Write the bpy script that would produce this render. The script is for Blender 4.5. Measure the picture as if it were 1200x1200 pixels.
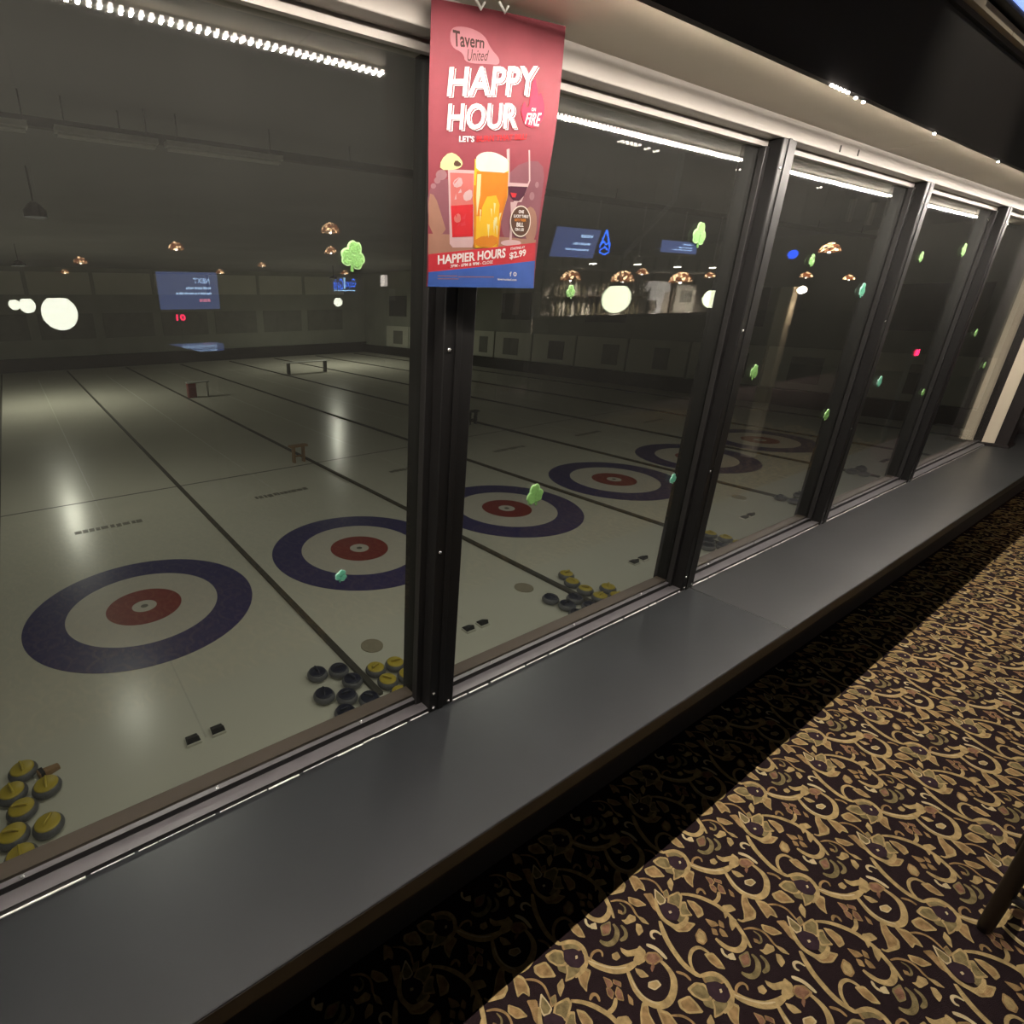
import bpy, math, random
from mathutils import Vector, Matrix
random.seed(7)
for o in list(bpy.data.objects): bpy.data.objects.remove(o)
scn = bpy.context.scene
COL = scn.collection

# ------------------------------------------------------------------ camera
# metres; window glass is the plane y=0, pub is y<0, rink is y>0, pub floor z=0
CAM = Vector((0.0, -0.97, 1.562))
F, PX, PY = 635.45, 431.74, 600.68
YAW, PIT, ROL = math.radians(31.993), math.radians(21.197), math.radians(0.4576)
fw = Vector((math.sin(YAW)*math.cos(PIT), math.cos(YAW)*math.cos(PIT), -math.sin(PIT)))
r0 = Vector((math.cos(YAW), -math.sin(YAW), 0)); d0 = fw.cross(r0)
RT = r0*math.cos(ROL)+d0*math.sin(ROL); DN = d0*math.cos(ROL)-r0*math.sin(ROL)
cam_d = bpy.data.cameras.new('camera'); cam = bpy.data.objects.new('camera', cam_d); COL.objects.link(cam)
m = Matrix.Identity(4)
for i in range(3):
    m[i][0] = RT[i]; m[i][1] = -DN[i]; m[i][2] = -fw[i]; m[i][3] = CAM[i]
cam.matrix_world = m
cam_d.sensor_width = 36; cam_d.lens = F/1200*36
cam_d.shift_x = (600-PX)/1200; cam_d.shift_y = (PY-600)/1200
cam_d.clip_start = 0.02; cam_d.clip_end = 300
scn.camera = cam

# ------------------------------------------------------------------ world, exposure
w = bpy.data.worlds.new('night'); scn.world = w; w.use_nodes = True
w.node_tree.nodes['Background'].inputs[0].default_value = (0.05, 0.05, 0.06, 1)
w.node_tree.nodes['Background'].inputs[1].default_value = 0.01
scn.view_settings.view_transform = 'Standard'; scn.view_settings.look = 'None'
scn.view_settings.exposure = 0.0; scn.view_settings.gamma = 1.0
scn.view_settings.use_curve_mapping = False
LED_POWER = 3500.0; LED_SIDE = 26.0; RINK_POWER = 160.0; GLOBE = 12.0; TIFF = 18.0; BARSPOT = 700.0; HIGHBAY = 420.0

# ------------------------------------------------------------------ pixel -> place helpers
def ray(px, py): return RT*((px-PX)/F)+DN*((py-PY)/F)+fw
def on_z(px, py, z):
    d = ray(px, py); return CAM+d*((z-CAM.z)/d.z)
def on_y(px, py, y):
    d = ray(px, py); return CAM+d*((y-CAM.y)/d.y)
def mirr(px, py, zc):                       # a thing in the pub whose mirror image stands at this depth behind the glass
    p = CAM+ray(px, py)*zc; return Vector((p.x, -p.y, p.z))
ICE = -3.303; TEE = 8.01; X0 = 1.0323; PITCH = 4.3433
CEIL = 3.25

# ------------------------------------------------------------------ mesh helpers
class MB:
    def __init__(s): s.v = []; s.f = []; s.m = []; s.mi = 0
    def add(s, vs, fs):
        b = len(s.v); s.v += [tuple(p) for p in vs]
        for q in fs: s.f.append([b+i for i in q]); s.m.append(s.mi)
        return s
    def box(s, x0, x1, y0, y1, z0, z1):
        return s.add([(x0,y0,z0),(x1,y0,z0),(x1,y1,z0),(x0,y1,z0),(x0,y0,z1),(x1,y0,z1),(x1,y1,z1),(x0,y1,z1)],
            [(0,3,2,1),(4,5,6,7),(0,1,5,4),(1,2,6,5),(2,3,7,6),(3,0,4,7)])
    def lathe(s, prof, n=24, c=(0,0,0), closed=True):
        vs = []; fs = []
        for r, z in prof:
            for k in range(n):
                a = 2*math.pi*k/n; vs.append((c[0]+r*math.cos(a), c[1]+r*math.sin(a), c[2]+z))
        for i in range(len(prof)-1):
            for k in range(n):
                a, b = i*n+k, i*n+(k+1) % n; fs.append((a, b, b+n, a+n))
        if closed:
            fs.append(tuple(range(n-1, -1, -1))); fs.append(tuple(range((len(prof)-1)*n, len(prof)*n)))
        return s.add(vs, fs)
    def tube(s, pts, r, n=8):
        pts = [Vector(p) for p in pts]; vs = []; fs = []
        for i, p in enumerate(pts):
            t = (pts[min(i+1, len(pts)-1)]-pts[max(i-1, 0)]).normalized()
            u = t.cross(Vector((0, 0, 1)));
            if u.length < 1e-3: u = t.cross(Vector((1, 0, 0)))
            u.normalize(); w_ = t.cross(u); rr = r[i] if isinstance(r, (list, tuple)) else r
            for k in range(n):
                a = 2*math.pi*k/n; vs.append(p+u*(rr*math.cos(a))+w_*(rr*math.sin(a)))
        for i in range(len(pts)-1):
            for k in range(n):
                a, b = i*n+k, i*n+(k+1) % n; fs.append((a, b, b+n, a+n))
        fs.append(tuple(range(n))); fs.append(tuple(range(len(pts)*n-1, (len(pts)-1)*n-1, -1)))
        return s.add(vs, fs)
    def sphere(s, c, r, n=24, h=14, sz=1.0):
        return s.lathe([(max(1e-4, r*math.sin(math.pi*i/h)), -r*sz*math.cos(math.pi*i/h)) for i in range(h+1)], n, c)
    def prism(s, poly, y0, y1):              # outline in x,z, thickness in y
        n = len(poly); vs = [(x, y0, z) for x, z in poly]+[(x, y1, z) for x, z in poly]
        fs = [tuple(range(n)), tuple(range(2*n-1, n-1, -1))]+[(i, i+n, (i+1) % n+n, (i+1) % n) for i in range(n)]
        return s.add(vs, fs)
    def slab(s, poly, z0, z1):               # outline in x,y, thickness in z
        n = len(poly); vs = [(x, y, z0) for x, y in poly]+[(x, y, z1) for x, y in poly]
        fs = [tuple(range(n-1, -1, -1)), tuple(range(n, 2*n))]+[(i, (i+1) % n, (i+1) % n+n, i+n) for i in range(n)]
        return s.add(vs, fs)
    def mesh(s, name, mats, smooth=False):
        me = bpy.data.meshes.new(name); me.from_pydata(s.v, [], s.f)
        for mt in (mats if isinstance(mats, list) else [mats]): me.materials.append(mt)
        if isinstance(mats, list): me.polygons.foreach_set('material_index', s.m)
        if smooth: me.polygons.foreach_set('use_smooth', [True]*len(me.polygons))
        me.update(); return me
    def build(s, name, mats, parent=None, smooth=False, loc=None, bevel=0):
        o = bpy.data.objects.new(name, s.mesh(name, mats, smooth)); COL.objects.link(o)
        if parent: o.parent = parent
        if loc: o.location = loc
        if bevel:
            b = o.modifiers.new('bevel', 'BEVEL'); b.width = bevel; b.segments = 2; b.limit_method = 'ANGLE'
        return o
def tag(o, label=None, cat=None, group=None, kind=None):
    if label: o['label'] = label
    if cat: o['category'] = cat
    if group: o['group'] = group
    if kind: o['kind'] = kind
    return o
def thing(name, label, cat, loc=(0, 0, 0), rz=0, group=None):
    o = bpy.data.objects.new(name, None); COL.objects.link(o); o.location = loc; o.rotation_euler = (0, 0, rz)
    o.empty_display_size = 0.05
    return tag(o, label, cat, group)
def struct(name, label, cat, loc=(0, 0, 0)):
    o = thing(name, label, cat, loc); o['kind'] = 'structure'; return o
def child(me, name, parent, loc=(0, 0, 0), rot=None):
    o = bpy.data.objects.new(name, me); COL.objects.link(o); o.parent = parent; o.location = loc
    if rot: o.rotation_euler = rot
    return o
def copy_tree(o, parent=None):
    c = o.copy(); COL.objects.link(c)
    if parent: c.parent = parent
    for ch in o.children: copy_tree(ch, c)
    return c

# ------------------------------------------------------------------ materials
def nodes(mt): return mt.node_tree.nodes, mt.node_tree.links
def mat(name, col, rough=0.6, metal=0.0, var=0.15, scale=12.0, bump=0.0, bscale=80.0, emit=None, estr=0.0, spec=0.5, coords='Object', coat=0.0):
    mt = bpy.data.materials.new(name); mt.use_nodes = True; N, L = nodes(mt); p = N['Principled BSDF']
    p.inputs['Roughness'].default_value = rough; p.inputs['Metallic'].default_value = metal
    p.inputs['Specular IOR Level'].default_value = spec; p.inputs['Coat Weight'].default_value = coat
    tc = N.new('ShaderNodeTexCoord'); no = N.new('ShaderNodeTexNoise'); no.inputs['Scale'].default_value = scale
    no.inputs['Detail'].default_value = 5; L.new(tc.outputs[coords], no.inputs['Vector'])
    mx = N.new('ShaderNodeMix'); mx.data_type = 'RGBA'
    mx.inputs[6].default_value = tuple(c*(1-var) for c in col)+(1,); mx.inputs[7].default_value = tuple(min(1, c*(1+var)) for c in col)+(1,)
    L.new(no.outputs['Fac'], mx.inputs[0]); L.new(mx.outputs[2], p.inputs['Base Color'])
    if bump:
        n2 = N.new('ShaderNodeTexNoise'); n2.inputs['Scale'].default_value = bscale; n2.inputs['Detail'].default_value = 4
        L.new(tc.outputs[coords], n2.inputs['Vector']); b = N.new('ShaderNodeBump'); b.inputs['Strength'].default_value = bump
        b.inputs['Distance'].default_value = 0.01; L.new(n2.outputs['Fac'], b.inputs['Height']); L.new(b.outputs[0], p.inputs['Normal'])
    if emit:
        p.inputs['Emission Color'].default_value = tuple(emit)+(1,); p.inputs['Emission Strength'].default_value = estr
    return mt
M = {}
M['ice'] = mat('rink_ice', (0.68, 0.66, 0.56), 0.24, var=0.07, scale=0.6, bump=0.02, bscale=30, spec=0.45)
M['blue'] = mat('blue_ice_paint', (0.045, 0.040, 0.15), 0.3, var=0.07, scale=3)
M['red'] = mat('red_ice_paint', (0.27, 0.035, 0.03), 0.3, var=0.15, scale=3)
M['paleice'] = mat('white_ice_paint', (0.66, 0.62, 0.54), 0.3, var=0.05, scale=3)
M['linepaint'] = mat('black_ice_line', (0.035, 0.033, 0.024), 0.35)
M['faintline'] = mat('faint_centre_line', (0.54, 0.52, 0.44), 0.35, var=0.25, scale=2)
M['smudge'] = mat('dark_ice_print', (0.16, 0.15, 0.12), 0.4, var=0.4, scale=4)
M['divider'] = mat('divider_foam', (0.05, 0.045, 0.032), 0.6)
M['rubber'] = mat('black_rubber', (0.012, 0.012, 0.012), 0.7)
M['granite'] = mat('grey_granite', (0.12, 0.12, 0.125), 0.35, var=0.5, scale=60)
M['granite_b'] = mat('speckled_pale_granite', (0.13, 0.13, 0.14), 0.3, var=0.5, scale=60)
M['yellow'] = mat('yellow_plastic', (0.55, 0.42, 0.045), 0.35)
M['navy'] = mat('navy_plastic', (0.012, 0.014, 0.035), 0.35)
M['hackwhite'] = mat('hack_base_white', (0.6, 0.58, 0.5), 0.5)
M['wood'] = mat('worn_wood', (0.3, 0.17, 0.07), 0.5, var=0.3)
M['tanmat'] = mat('tan_mat', (0.3, 0.26, 0.18), 0.8)
M['rinkwall'] = mat('rink_wall_paint', (0.30, 0.31, 0.26), 0.7, var=0.2, scale=0.5)
M['rinkboard'] = mat('rink_board_white', (0.62, 0.62, 0.52), 0.5, var=0.12, scale=0.7)
M['rinkdark'] = mat('rink_dark_panel', (0.07, 0.07, 0.065), 0.6)
M['rinkmid'] = mat('rink_mid_panel', (0.19, 0.19, 0.165), 0.6, var=0.3, scale=1.5)
M['rinkbase'] = mat('rink_dark_kerb', (0.025, 0.023, 0.02), 0.7)
M['rinkceil'] = mat('rink_ceiling_insulation', (0.20, 0.20, 0.20), 0.85, var=0.2, scale=0.3)
M['steel'] = mat('dark_steel_beam', (0.07, 0.068, 0.06), 0.6)
M['fixture'] = mat('pale_fixture_enamel', (0.6, 0.6, 0.56), 0.5)
M['cream'] = mat('cream_paint', (0.60, 0.52, 0.40), 0.5, var=0.06, scale=4, bump=0.02, bscale=20)
M['soffit'] = mat('soffit_panel', (0.40, 0.35, 0.27), 0.42, var=0.22, scale=2.2, bump=0.03, bscale=6)
M['header'] = mat('header_satin_aluminium', (0.34, 0.31, 0.28), 0.45, metal=0.15, var=0.12, scale=5)
M['bronze'] = mat('dark_bronze_aluminium', (0.0085, 0.0080, 0.0078), 0.45, var=0.2, scale=14, bump=0.02, spec=0.25)
M['jamb'] = mat('grey_aluminium_jamb', (0.016, 0.015, 0.0145), 0.4, metal=0.1, var=0.2, scale=10)
M['track'] = mat('grey_aluminium_track', (0.10, 0.092, 0.098), 0.4, metal=0.2, var=0.2, scale=25)
M['outer'] = mat('brown_outer_sill', (0.13, 0.09, 0.07), 0.7, var=0.2, scale=5)
M['gasket'] = mat('black_gasket', (0.006, 0.006, 0.006), 0.6)
M['caulk'] = mat('shiny_white_caulk', (0.75, 0.72, 0.7), 0.15, var=0.2, scale=40, bump=0.3, bscale=60)
M['screw'] = mat('bright_screw_head', (0.8, 0.8, 0.78), 0.2, metal=0.8)
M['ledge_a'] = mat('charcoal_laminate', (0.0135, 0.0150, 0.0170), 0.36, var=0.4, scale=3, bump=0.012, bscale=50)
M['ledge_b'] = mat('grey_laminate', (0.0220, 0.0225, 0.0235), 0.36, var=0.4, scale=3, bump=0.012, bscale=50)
M['ledgeedge'] = mat('brown_ledge_edge', (0.024, 0.016, 0.012), 0.5)
M['darkwall'] = mat('dark_wall_paint', (0.022, 0.018, 0.016), 0.75)
M['pubceil'] = mat('dark_pub_ceiling', (0.085, 0.068, 0.058), 0.85)
M['pubwall'] = mat('brown_pub_wall', (0.10, 0.075, 0.06), 0.75)
M['carpet'] = mat('dark_carpet_pile', (0.020, 0.0115, 0.013), 0.95, var=0.35, scale=60, bump=0.6, bscale=500, spec=0.1)
M['c_gold'] = mat('gold_carpet_pile', (0.40, 0.285, 0.13), 0.95, var=0.75, scale=55, bump=0.5, bscale=500, spec=0.1)
M['c_cream'] = mat('cream_carpet_pile', (0.54, 0.43, 0.25), 0.95, var=0.25, scale=45, bump=0.5, bscale=500, spec=0.1)
M['c_tan'] = mat('tan_carpet_pile', (0.30, 0.19, 0.085), 0.95, var=0.9, scale=55, bump=0.5, bscale=500, spec=0.1)
M['c_olive'] = mat('olive_carpet_pile', (0.20, 0.155, 0.072), 0.95, var=0.9, scale=60, bump=0.5, bscale=500, spec=0.1)
M['c_rust'] = mat('rust_carpet_pile', (0.22, 0.115, 0.07), 0.95, var=0.9, scale=60, bump=0.5, bscale=500, spec=0.1)
M['c_dark'] = mat('plum_carpet_pile', (0.03, 0.017, 0.022), 0.95, var=0.4, scale=60, spec=0.1)
M['shamrock'] = mat('green_glitter_foam', (0.17, 0.38, 0.10), 0.4, var=0.5, scale=260, bump=0.5, bscale=300, emit=(0.25, 0.6, 0.18), estr=0.0)
M['shamrim'] = mat('pale_green_foam_edge', (0.38, 0.64, 0.28), 0.5, var=0.2, scale=120)
M['shamteal'] = mat('teal_glitter_foam', (0.12, 0.45, 0.30), 0.4, var=0.5, scale=260, bump=0.5, bscale=300)
M['tealrim'] = mat('pale_teal_foam_edge', (0.4, 0.7, 0.58), 0.5, var=0.2, scale=120)
M['black'] = mat('black_plastic', (0.012, 0.012, 0.013), 0.4)
M['brass'] = mat('aged_brass', (0.35, 0.22, 0.08), 0.35, metal=0.9)
M['darkwood'] = mat('dark_stained_wood', (0.007, 0.0035, 0.003), 0.45, var=0.3, scale=8)
M['barwood'] = mat('bar_panel_wood', (0.05, 0.038, 0.028), 0.5, var=0.3, scale=5)
M['stainless'] = mat('back_bar_grey', (0.26, 0.235, 0.205), 0.4, var=0.2)
M['white'] = mat('white_cloth', (0.78, 0.81, 0.88), 0.8)
M['paper'] = mat('white_paper', (0.7, 0.68, 0.62), 0.7)
M['glossblack'] = mat('polished_black_top', (0.015, 0.014, 0.014), 0.06, coat=0.5)
M['bottle'] = mat('dark_bottle_glass', (0.10, 0.09, 0.06), 0.12, var=0.6, scale=3)
M['bottle_b'] = mat('clear_bottle_glass', (0.5, 0.48, 0.42), 0.12, var=0.3, scale=3)
def emis(name, col, s, var=0.08, scale=6):
    return mat(name, tuple(min(1, c*0.8) for c in col), 0.5, var=var, scale=scale, emit=col, estr=s)
M['led'] = emis('led_chip', (1.0, 0.91, 0.81), LED_POWER)
M['led_body'] = emis('led_body_glow', (1.0, 0.91, 0.81), LED_SIDE)
M['globe'] = emis('globe_opal', (1.0, 1.0, 0.84), GLOBE)
M['globe_g'] = emis('globe_opal_greenish', (0.96, 1.0, 0.70), GLOBE*0.85)
M['downlight'] = emis('downlight_lens', (1.0, 0.93, 0.82), 30)
M['tvblue'] = emis('tv_screen_blue', (0.16, 0.24, 0.62), 2.1, scale=3)
M['tvtext'] = emis('tv_text', (0.45, 0.66, 1.0), 7)
M['tvred'] = emis('tv_red_text', (1.0, 0.3, 0.5), 5)
M['ledred'] = emis('red_digit', (1.0, 0.02, 0.10), 14)
M['neon'] = emis('blue_neon', (0.02, 0.16, 1.0), 13)
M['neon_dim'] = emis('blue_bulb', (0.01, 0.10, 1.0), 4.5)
M['neonw'] = emis('white_neon', (0.4, 0.7, 1.0), 9)
M['sconce'] = emis('lit_paper_shade', (1.0, 0.88, 0.78), 7)
M['sconce_b'] = emis('column_lamp', (1.0, 0.85, 0.66), 60)
M['highbay'] = emis('high_bay_lens', (1.0, 0.96, 0.82), HIGHBAY)
M['highbay_dim'] = emis('high_bay_lens_dim', (1.0, 0.96, 0.82), 200)
M['soot'] = mat('soot_black_enamel', (0.0009, 0.0009, 0.0009), 0.9, spec=0.0)
M['bluepanel'] = mat('blue_painted_panel', (0.02, 0.025, 0.09), 0.6)
def stained():
    mt = bpy.data.materials.new('stained_glass_shade'); mt.use_nodes = True; N, L = nodes(mt); p = N['Principled BSDF']
    tc = N.new('ShaderNodeTexCoord'); vo = N.new('ShaderNodeTexVoronoi'); vo.inputs['Scale'].default_value = 24
    L.new(tc.outputs['Object'], vo.inputs['Vector'])
    rp = N.new('ShaderNodeValToRGB'); e = rp.color_ramp.elements; e[0].position = 0.40; e[0].color = (0.12, 0.03, 0.008, 1); e[1].position = 0.72; e[1].color = (1.0, 0.64, 0.34, 1)
    L.new(vo.outputs['Color'], rp.inputs[0])
    v2 = N.new('ShaderNodeTexVoronoi'); v2.feature = 'DISTANCE_TO_EDGE'; v2.inputs['Scale'].default_value = 24; L.new(tc.outputs['Object'], v2.inputs['Vector'])
    r2 = N.new('ShaderNodeValToRGB'); r2.color_ramp.elements[0].position = 0.06; r2.color_ramp.elements[1].position = 0.12; L.new(v2.outputs['Distance'], r2.inputs[0])
    mu = N.new('ShaderNodeMix'); mu.data_type = 'RGBA'; mu.blend_type = 'MULTIPLY'; mu.inputs[0].default_value = 1
    L.new(rp.outputs[0], mu.inputs[6]); L.new(r2.outputs[0], mu.inputs[7])
    L.new(mu.outputs[2], p.inputs['Base Color']); L.new(mu.outputs[2], p.inputs['Emission Color']); p.inputs['Emission Strength'].default_value = TIFF
    p.inputs['Roughness'].default_value = 0.2; return mt
M['stained'] = stained()
def glass():
    mt = bpy.data.materials.new('window_glass'); mt.use_nodes = True; N, L = nodes(mt); N.remove(N['Principled BSDF'])
    out = N['Material Output']; lw = N.new('ShaderNodeLayerWeight'); lw.inputs[0].default_value = 0.5
    pw = N.new('ShaderNodeMath'); pw.operation = 'POWER'; pw.inputs[1].default_value = 5; L.new(lw.outputs['Facing'], pw.inputs[0])
    ma = N.new('ShaderNodeMath'); ma.operation = 'MULTIPLY_ADD'; ma.inputs[1].default_value = 0.95; ma.inputs[2].default_value = 0.045; L.new(pw.outputs[0], ma.inputs[0])
    tr = N.new('ShaderNodeBsdfTransparent'); tr.inputs[0].default_value = (0.93, 0.95, 0.92, 1)
    gl = N.new('ShaderNodeBsdfGlossy'); gl.inputs['Roughness'].default_value = 0.0; gl.inputs[0].default_value = (1, 1, 1, 1)
    mx = N.new('ShaderNodeMixShader'); L.new(ma.outputs[0], mx.inputs[0]); L.new(tr.outputs[0], mx.inputs[1]); L.new(gl.outputs[0], mx.inputs[2])
    df = N.new('ShaderNodeBsdfDiffuse'); df.inputs[0].default_value = (0.8, 0.78, 0.74, 1)     # film of dust and wipe marks
    tc = N.new('ShaderNodeTexCoord'); mp = N.new('ShaderNodeMapping'); mp.inputs['Scale'].default_value = (3, 3, 1.6); L.new(tc.outputs['Object'], mp.inputs[0])
    no = N.new('ShaderNodeTexNoise'); no.inputs['Scale'].default_value = 1.0; no.inputs['Detail'].default_value = 8; L.new(mp.outputs[0], no.inputs['Vector'])
    mr = N.new('ShaderNodeMapRange'); mr.inputs[1].default_value = 0.35; mr.inputs[2].default_value = 0.75; mr.inputs[3].default_value = 0.0085; mr.inputs[4].default_value = 0.0125
    L.new(no.outputs['Fac'], mr.inputs[0])
    m2 = N.new('ShaderNodeMixShader'); L.new(mr.outputs[0], m2.inputs[0]); L.new(mx.outputs[0], m2.inputs[1]); L.new(df.outputs[0], m2.inputs[2])
    L.new(m2.outputs[0], out.inputs['Surface']); return mt
M['glass'] = glass()
def banner():
    mt = bpy.data.materials.new('thin_pale_cloth'); mt.use_nodes = True; N, L = nodes(mt); N.remove(N['Principled BSDF'])
    d = N.new('ShaderNodeBsdfDiffuse'); t_ = N.new('ShaderNodeBsdfTranslucent'); mx = N.new('ShaderNodeMixShader'); no = N.new('ShaderNodeTexNoise'); no.inputs['Scale'].default_value = 8
    rp = N.new('ShaderNodeValToRGB'); rp.color_ramp.elements[0].color = (0.55, 0.5, 0.42, 1); rp.color_ramp.elements[1].color = (0.75, 0.7, 0.6, 1); L.new(no.outputs['Fac'], rp.inputs[0])
    L.new(rp.outputs[0], d.inputs[0]); L.new(rp.outputs[0], t_.inputs[0]); L.new(d.outputs[0], mx.inputs[1]); L.new(t_.outputs[0], mx.inputs[2]); L.new(mx.outputs[0], N['Material Output'].inputs['Surface']); return mt
M['banner'] = banner()

# ================================================================== STRUCTURE: rink
RX0, RX1, RY1 = -7.6, 31.6, 50.0
RC = 4.25
ice = MB().box(RX0, RX1, 0.06, RY1, ICE-0.3, ICE).build('floor_ice', M['ice']); tag(ice, 'pale curling ice sheet beyond the windows', 'ice rink', kind='structure')
rc = struct('ceiling_rink', 'dark grey ceiling high above the curling ice', 'ceiling')
MB().box(RX0, RX1, 0.06, RY1, RC, RC+0.2).build('ceiling_deck', M['rinkceil'], rc)
for y in (9.2,):
    tag(MB().box(RX0, RX1, y-0.06, y+0.06, RC-0.36, RC-0.24).build('trim_beam_%d' % (1+int(y-9)//6), M['steel']), 'dark roof beam number %d from the windows' % (1+int(y-9)//6), 'beam', kind='structure')
pipe = bpy.data.objects['trim_beam_1']
for x in range(-6, 31, 4): MB().tube([(x, 9.2, RC-0.24), (x, 9.2, RC)], 0.012, 6).build('hanger', M['steel'], pipe)
wf = struct('wall_far', 'far end wall of the rink with pale upper band', 'wall')
MB().box(RX0, RX1, RY1, RY1+0.2, ICE-0.3, RC).build('wall_face', M['rinkwall'], wf)
MB().box(RX0, RX1, RY1-0.25, RY1, ICE, ICE+1.0).build('kerb', M['rinkbase'], wf)
k = 0; x = RX0+0.2
while x < RX1-4:
    MB().box(x, x+4.3, RY1-0.06, RY1, 2.3, 3.9).build('panel', M['rinkboard'], wf)
    MB().box(x+0.2, x+4.1, RY1-0.05, RY1, -1.0, 0.9).build('window_panel', M['rinkmid'], wf)
    x += 4.6
wr = struct('wall_right', 'right side wall of the rink with white boards', 'wall')
MB().box(RX1, RX1+0.2, 0.06, RY1, ICE-0.3, RC).build('wall_face', M['rinkwall'], wr)
MB().box(RX1-0.3, RX1, 0.06, RY1, ICE, ICE+0.75).build('kerb', M['rinkbase'], wr)
y = 1.0; k = 0
while y < RY1-4:
    MB().box(RX1-0.08, RX1, y, y+3.6, ICE+0.8, ICE+2.7).build('board', M['rinkboard'], wr)
    a = 0.5+0.9*((k*37) % 5)/5; b = a+0.9+0.8*((k*53) % 4)/4
    MB().box(RX1-0.11, RX1-0.08, y+a, min(y+3.4, y+b), ICE+1.1, ICE+2.3).build('sponsor_panel', M['rinkmid' if k % 3 else 'rinkdark'], wr)
    if k % 2: MB().box(RX1-0.05, RX1, y+0.4, y+3.2, ICE+3.6, ICE+5.4).build('upper_panel', M['rinkdark'], wr)
    y += 3.75; k += 1
wl = MB().box(RX0-0.2, RX0, 0.06, RY1, ICE-0.3, RC).build('wall_left', M['rinkwall']); tag(wl, 'left side wall of the rink', 'wall', kind='structure')

# ================================================================== STRUCTURE: pub
PXA, PXB, PYB = -5.0, 17.0, -12.6
SILL = 0.517
floor = tag(MB().box(PXA, PXB, PYB, -0.15, -0.2, 0).build('floor', M['carpet']), 'dark patterned pub carpet with gold scrollwork', 'carpet floor', kind='structure')
tag(MB().box(PXA, PXB, PYB, 0.0, CEIL, CEIL+0.2).build('ceiling', M['pubceil']), 'black pub ceiling', 'ceiling', kind='structure')
tag(MB().box(PXA, PXB, PYB-0.2, PYB, 0, CEIL).build('wall_back', M['pubwall']), 'brown back wall of the pub', 'wall', kind='structure')
tag(MB().box(PXA-0.2, PXA, PYB, 0.0, 0, CEIL).build('wall_side', M['pubwall']), 'brown side wall of the pub', 'wall', kind='structure')
tag(MB().box(PXB, PXB+0.2, PYB, 0.0, 0, CEIL).build('wall_end', M['pubwall']), 'brown end wall of the pub', 'wall', kind='structure')
WX0, WX1 = -2.90, 6.10
FZ = 1.9935                                                        # underside of the header
fr = struct('wall_front', 'window wall between pub and rink', 'wall')
MB().box(PXA, PXB, 0.0, 0.06, ICE-0.3, SILL-0.03).build('lower_wall', M['darkwall'], fr)
MB().box(PXA, PXB, -0.21, 0.0, -0.2, SILL-0.032).build('ledge_base', M['darkwall'], fr)
MB().box(PXA, PXB, -0.262, 0.06, 2.06, RC).build('bulkhead', M['darkwall'], fr)
MB().box(PXA, WX0, -0.10, 0.06, SILL-0.03, 2.06).build('pier', M['darkwall'], fr)
MB().box(WX1+0.16, PXB, -0.10, 0.06, SILL-0.03, 2.06).build('pier', M['darkwall'], fr)
so = struct('trim_soffit', 'cream soffit lit by an LED strip above the windows', 'soffit')
x = WX0
for i, ln in enumerate((1.6, 1.9, 2.1, 2.0, 1.56)):
    x1 = min(x+ln, WX1+0.16); MB().box(x+0.0015, x1-0.0015, -0.25, -0.05, 2.042, 2.06).build('soffit_panel', M['soffit'], so); x = x1
MB().box(WX0, WX1+0.16, -0.262, -0.25, 2.0185, 2.06).build('lip', M['darkwall'], so)
hd = struct('trim_header', 'pale grey metal header rail above the windows', 'window header')
MB().box(WX0, WX1, -0.05, 0.06, FZ, 2.06).build('header_rail', M['header'], hd, bevel=0.002)
for px in (985, 1006): 
    p = on_y(px, 173 if px < 1000 else 178, -0.05); MB().box(p.x-0.004, p.x+0.004, -0.0515, -0.05, p.z-0.012, p.z+0.006).build('slot', M['gasket'], hd)
tr = struct('trim_rail', 'tan picture rail high on the bulkhead', 'rail')
x = 0.0
while x < 6.0:
    MB().box(x, x+0.447, -0.285, -0.262, 2.287, 2.309).build('rail_length', M['cream'], tr); x += 0.45
MB().box(0, 6.3, -0.272, -0.262, 2.273, 2.286).build('lower_bead', M['jamb'], tr)

# ledge (window seat)
lg = tag(thing('window_ledge', 'long charcoal laminate ledge running below the windows', 'ledge', (0, 0, SILL)), kind='structure')
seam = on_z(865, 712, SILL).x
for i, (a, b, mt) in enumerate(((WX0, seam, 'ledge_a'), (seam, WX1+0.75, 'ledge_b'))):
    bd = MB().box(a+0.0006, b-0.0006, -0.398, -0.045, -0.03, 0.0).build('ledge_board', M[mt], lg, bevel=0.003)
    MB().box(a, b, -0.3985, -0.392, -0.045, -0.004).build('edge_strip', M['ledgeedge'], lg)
cb = MB(); x = WX0
while x < WX1:
    ln = random.uniform(0.03, 0.16); hgt = random.uniform(0.0008, 0.0026); dp = random.uniform(0.0015, 0.0045)
    cb.box(x, min(WX1, x+ln), -0.05-dp, -0.05, 0, hgt); x += ln+random.uniform(0, 0.012)
cb.build('caulk_bead', M['caulk'], lg)

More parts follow.
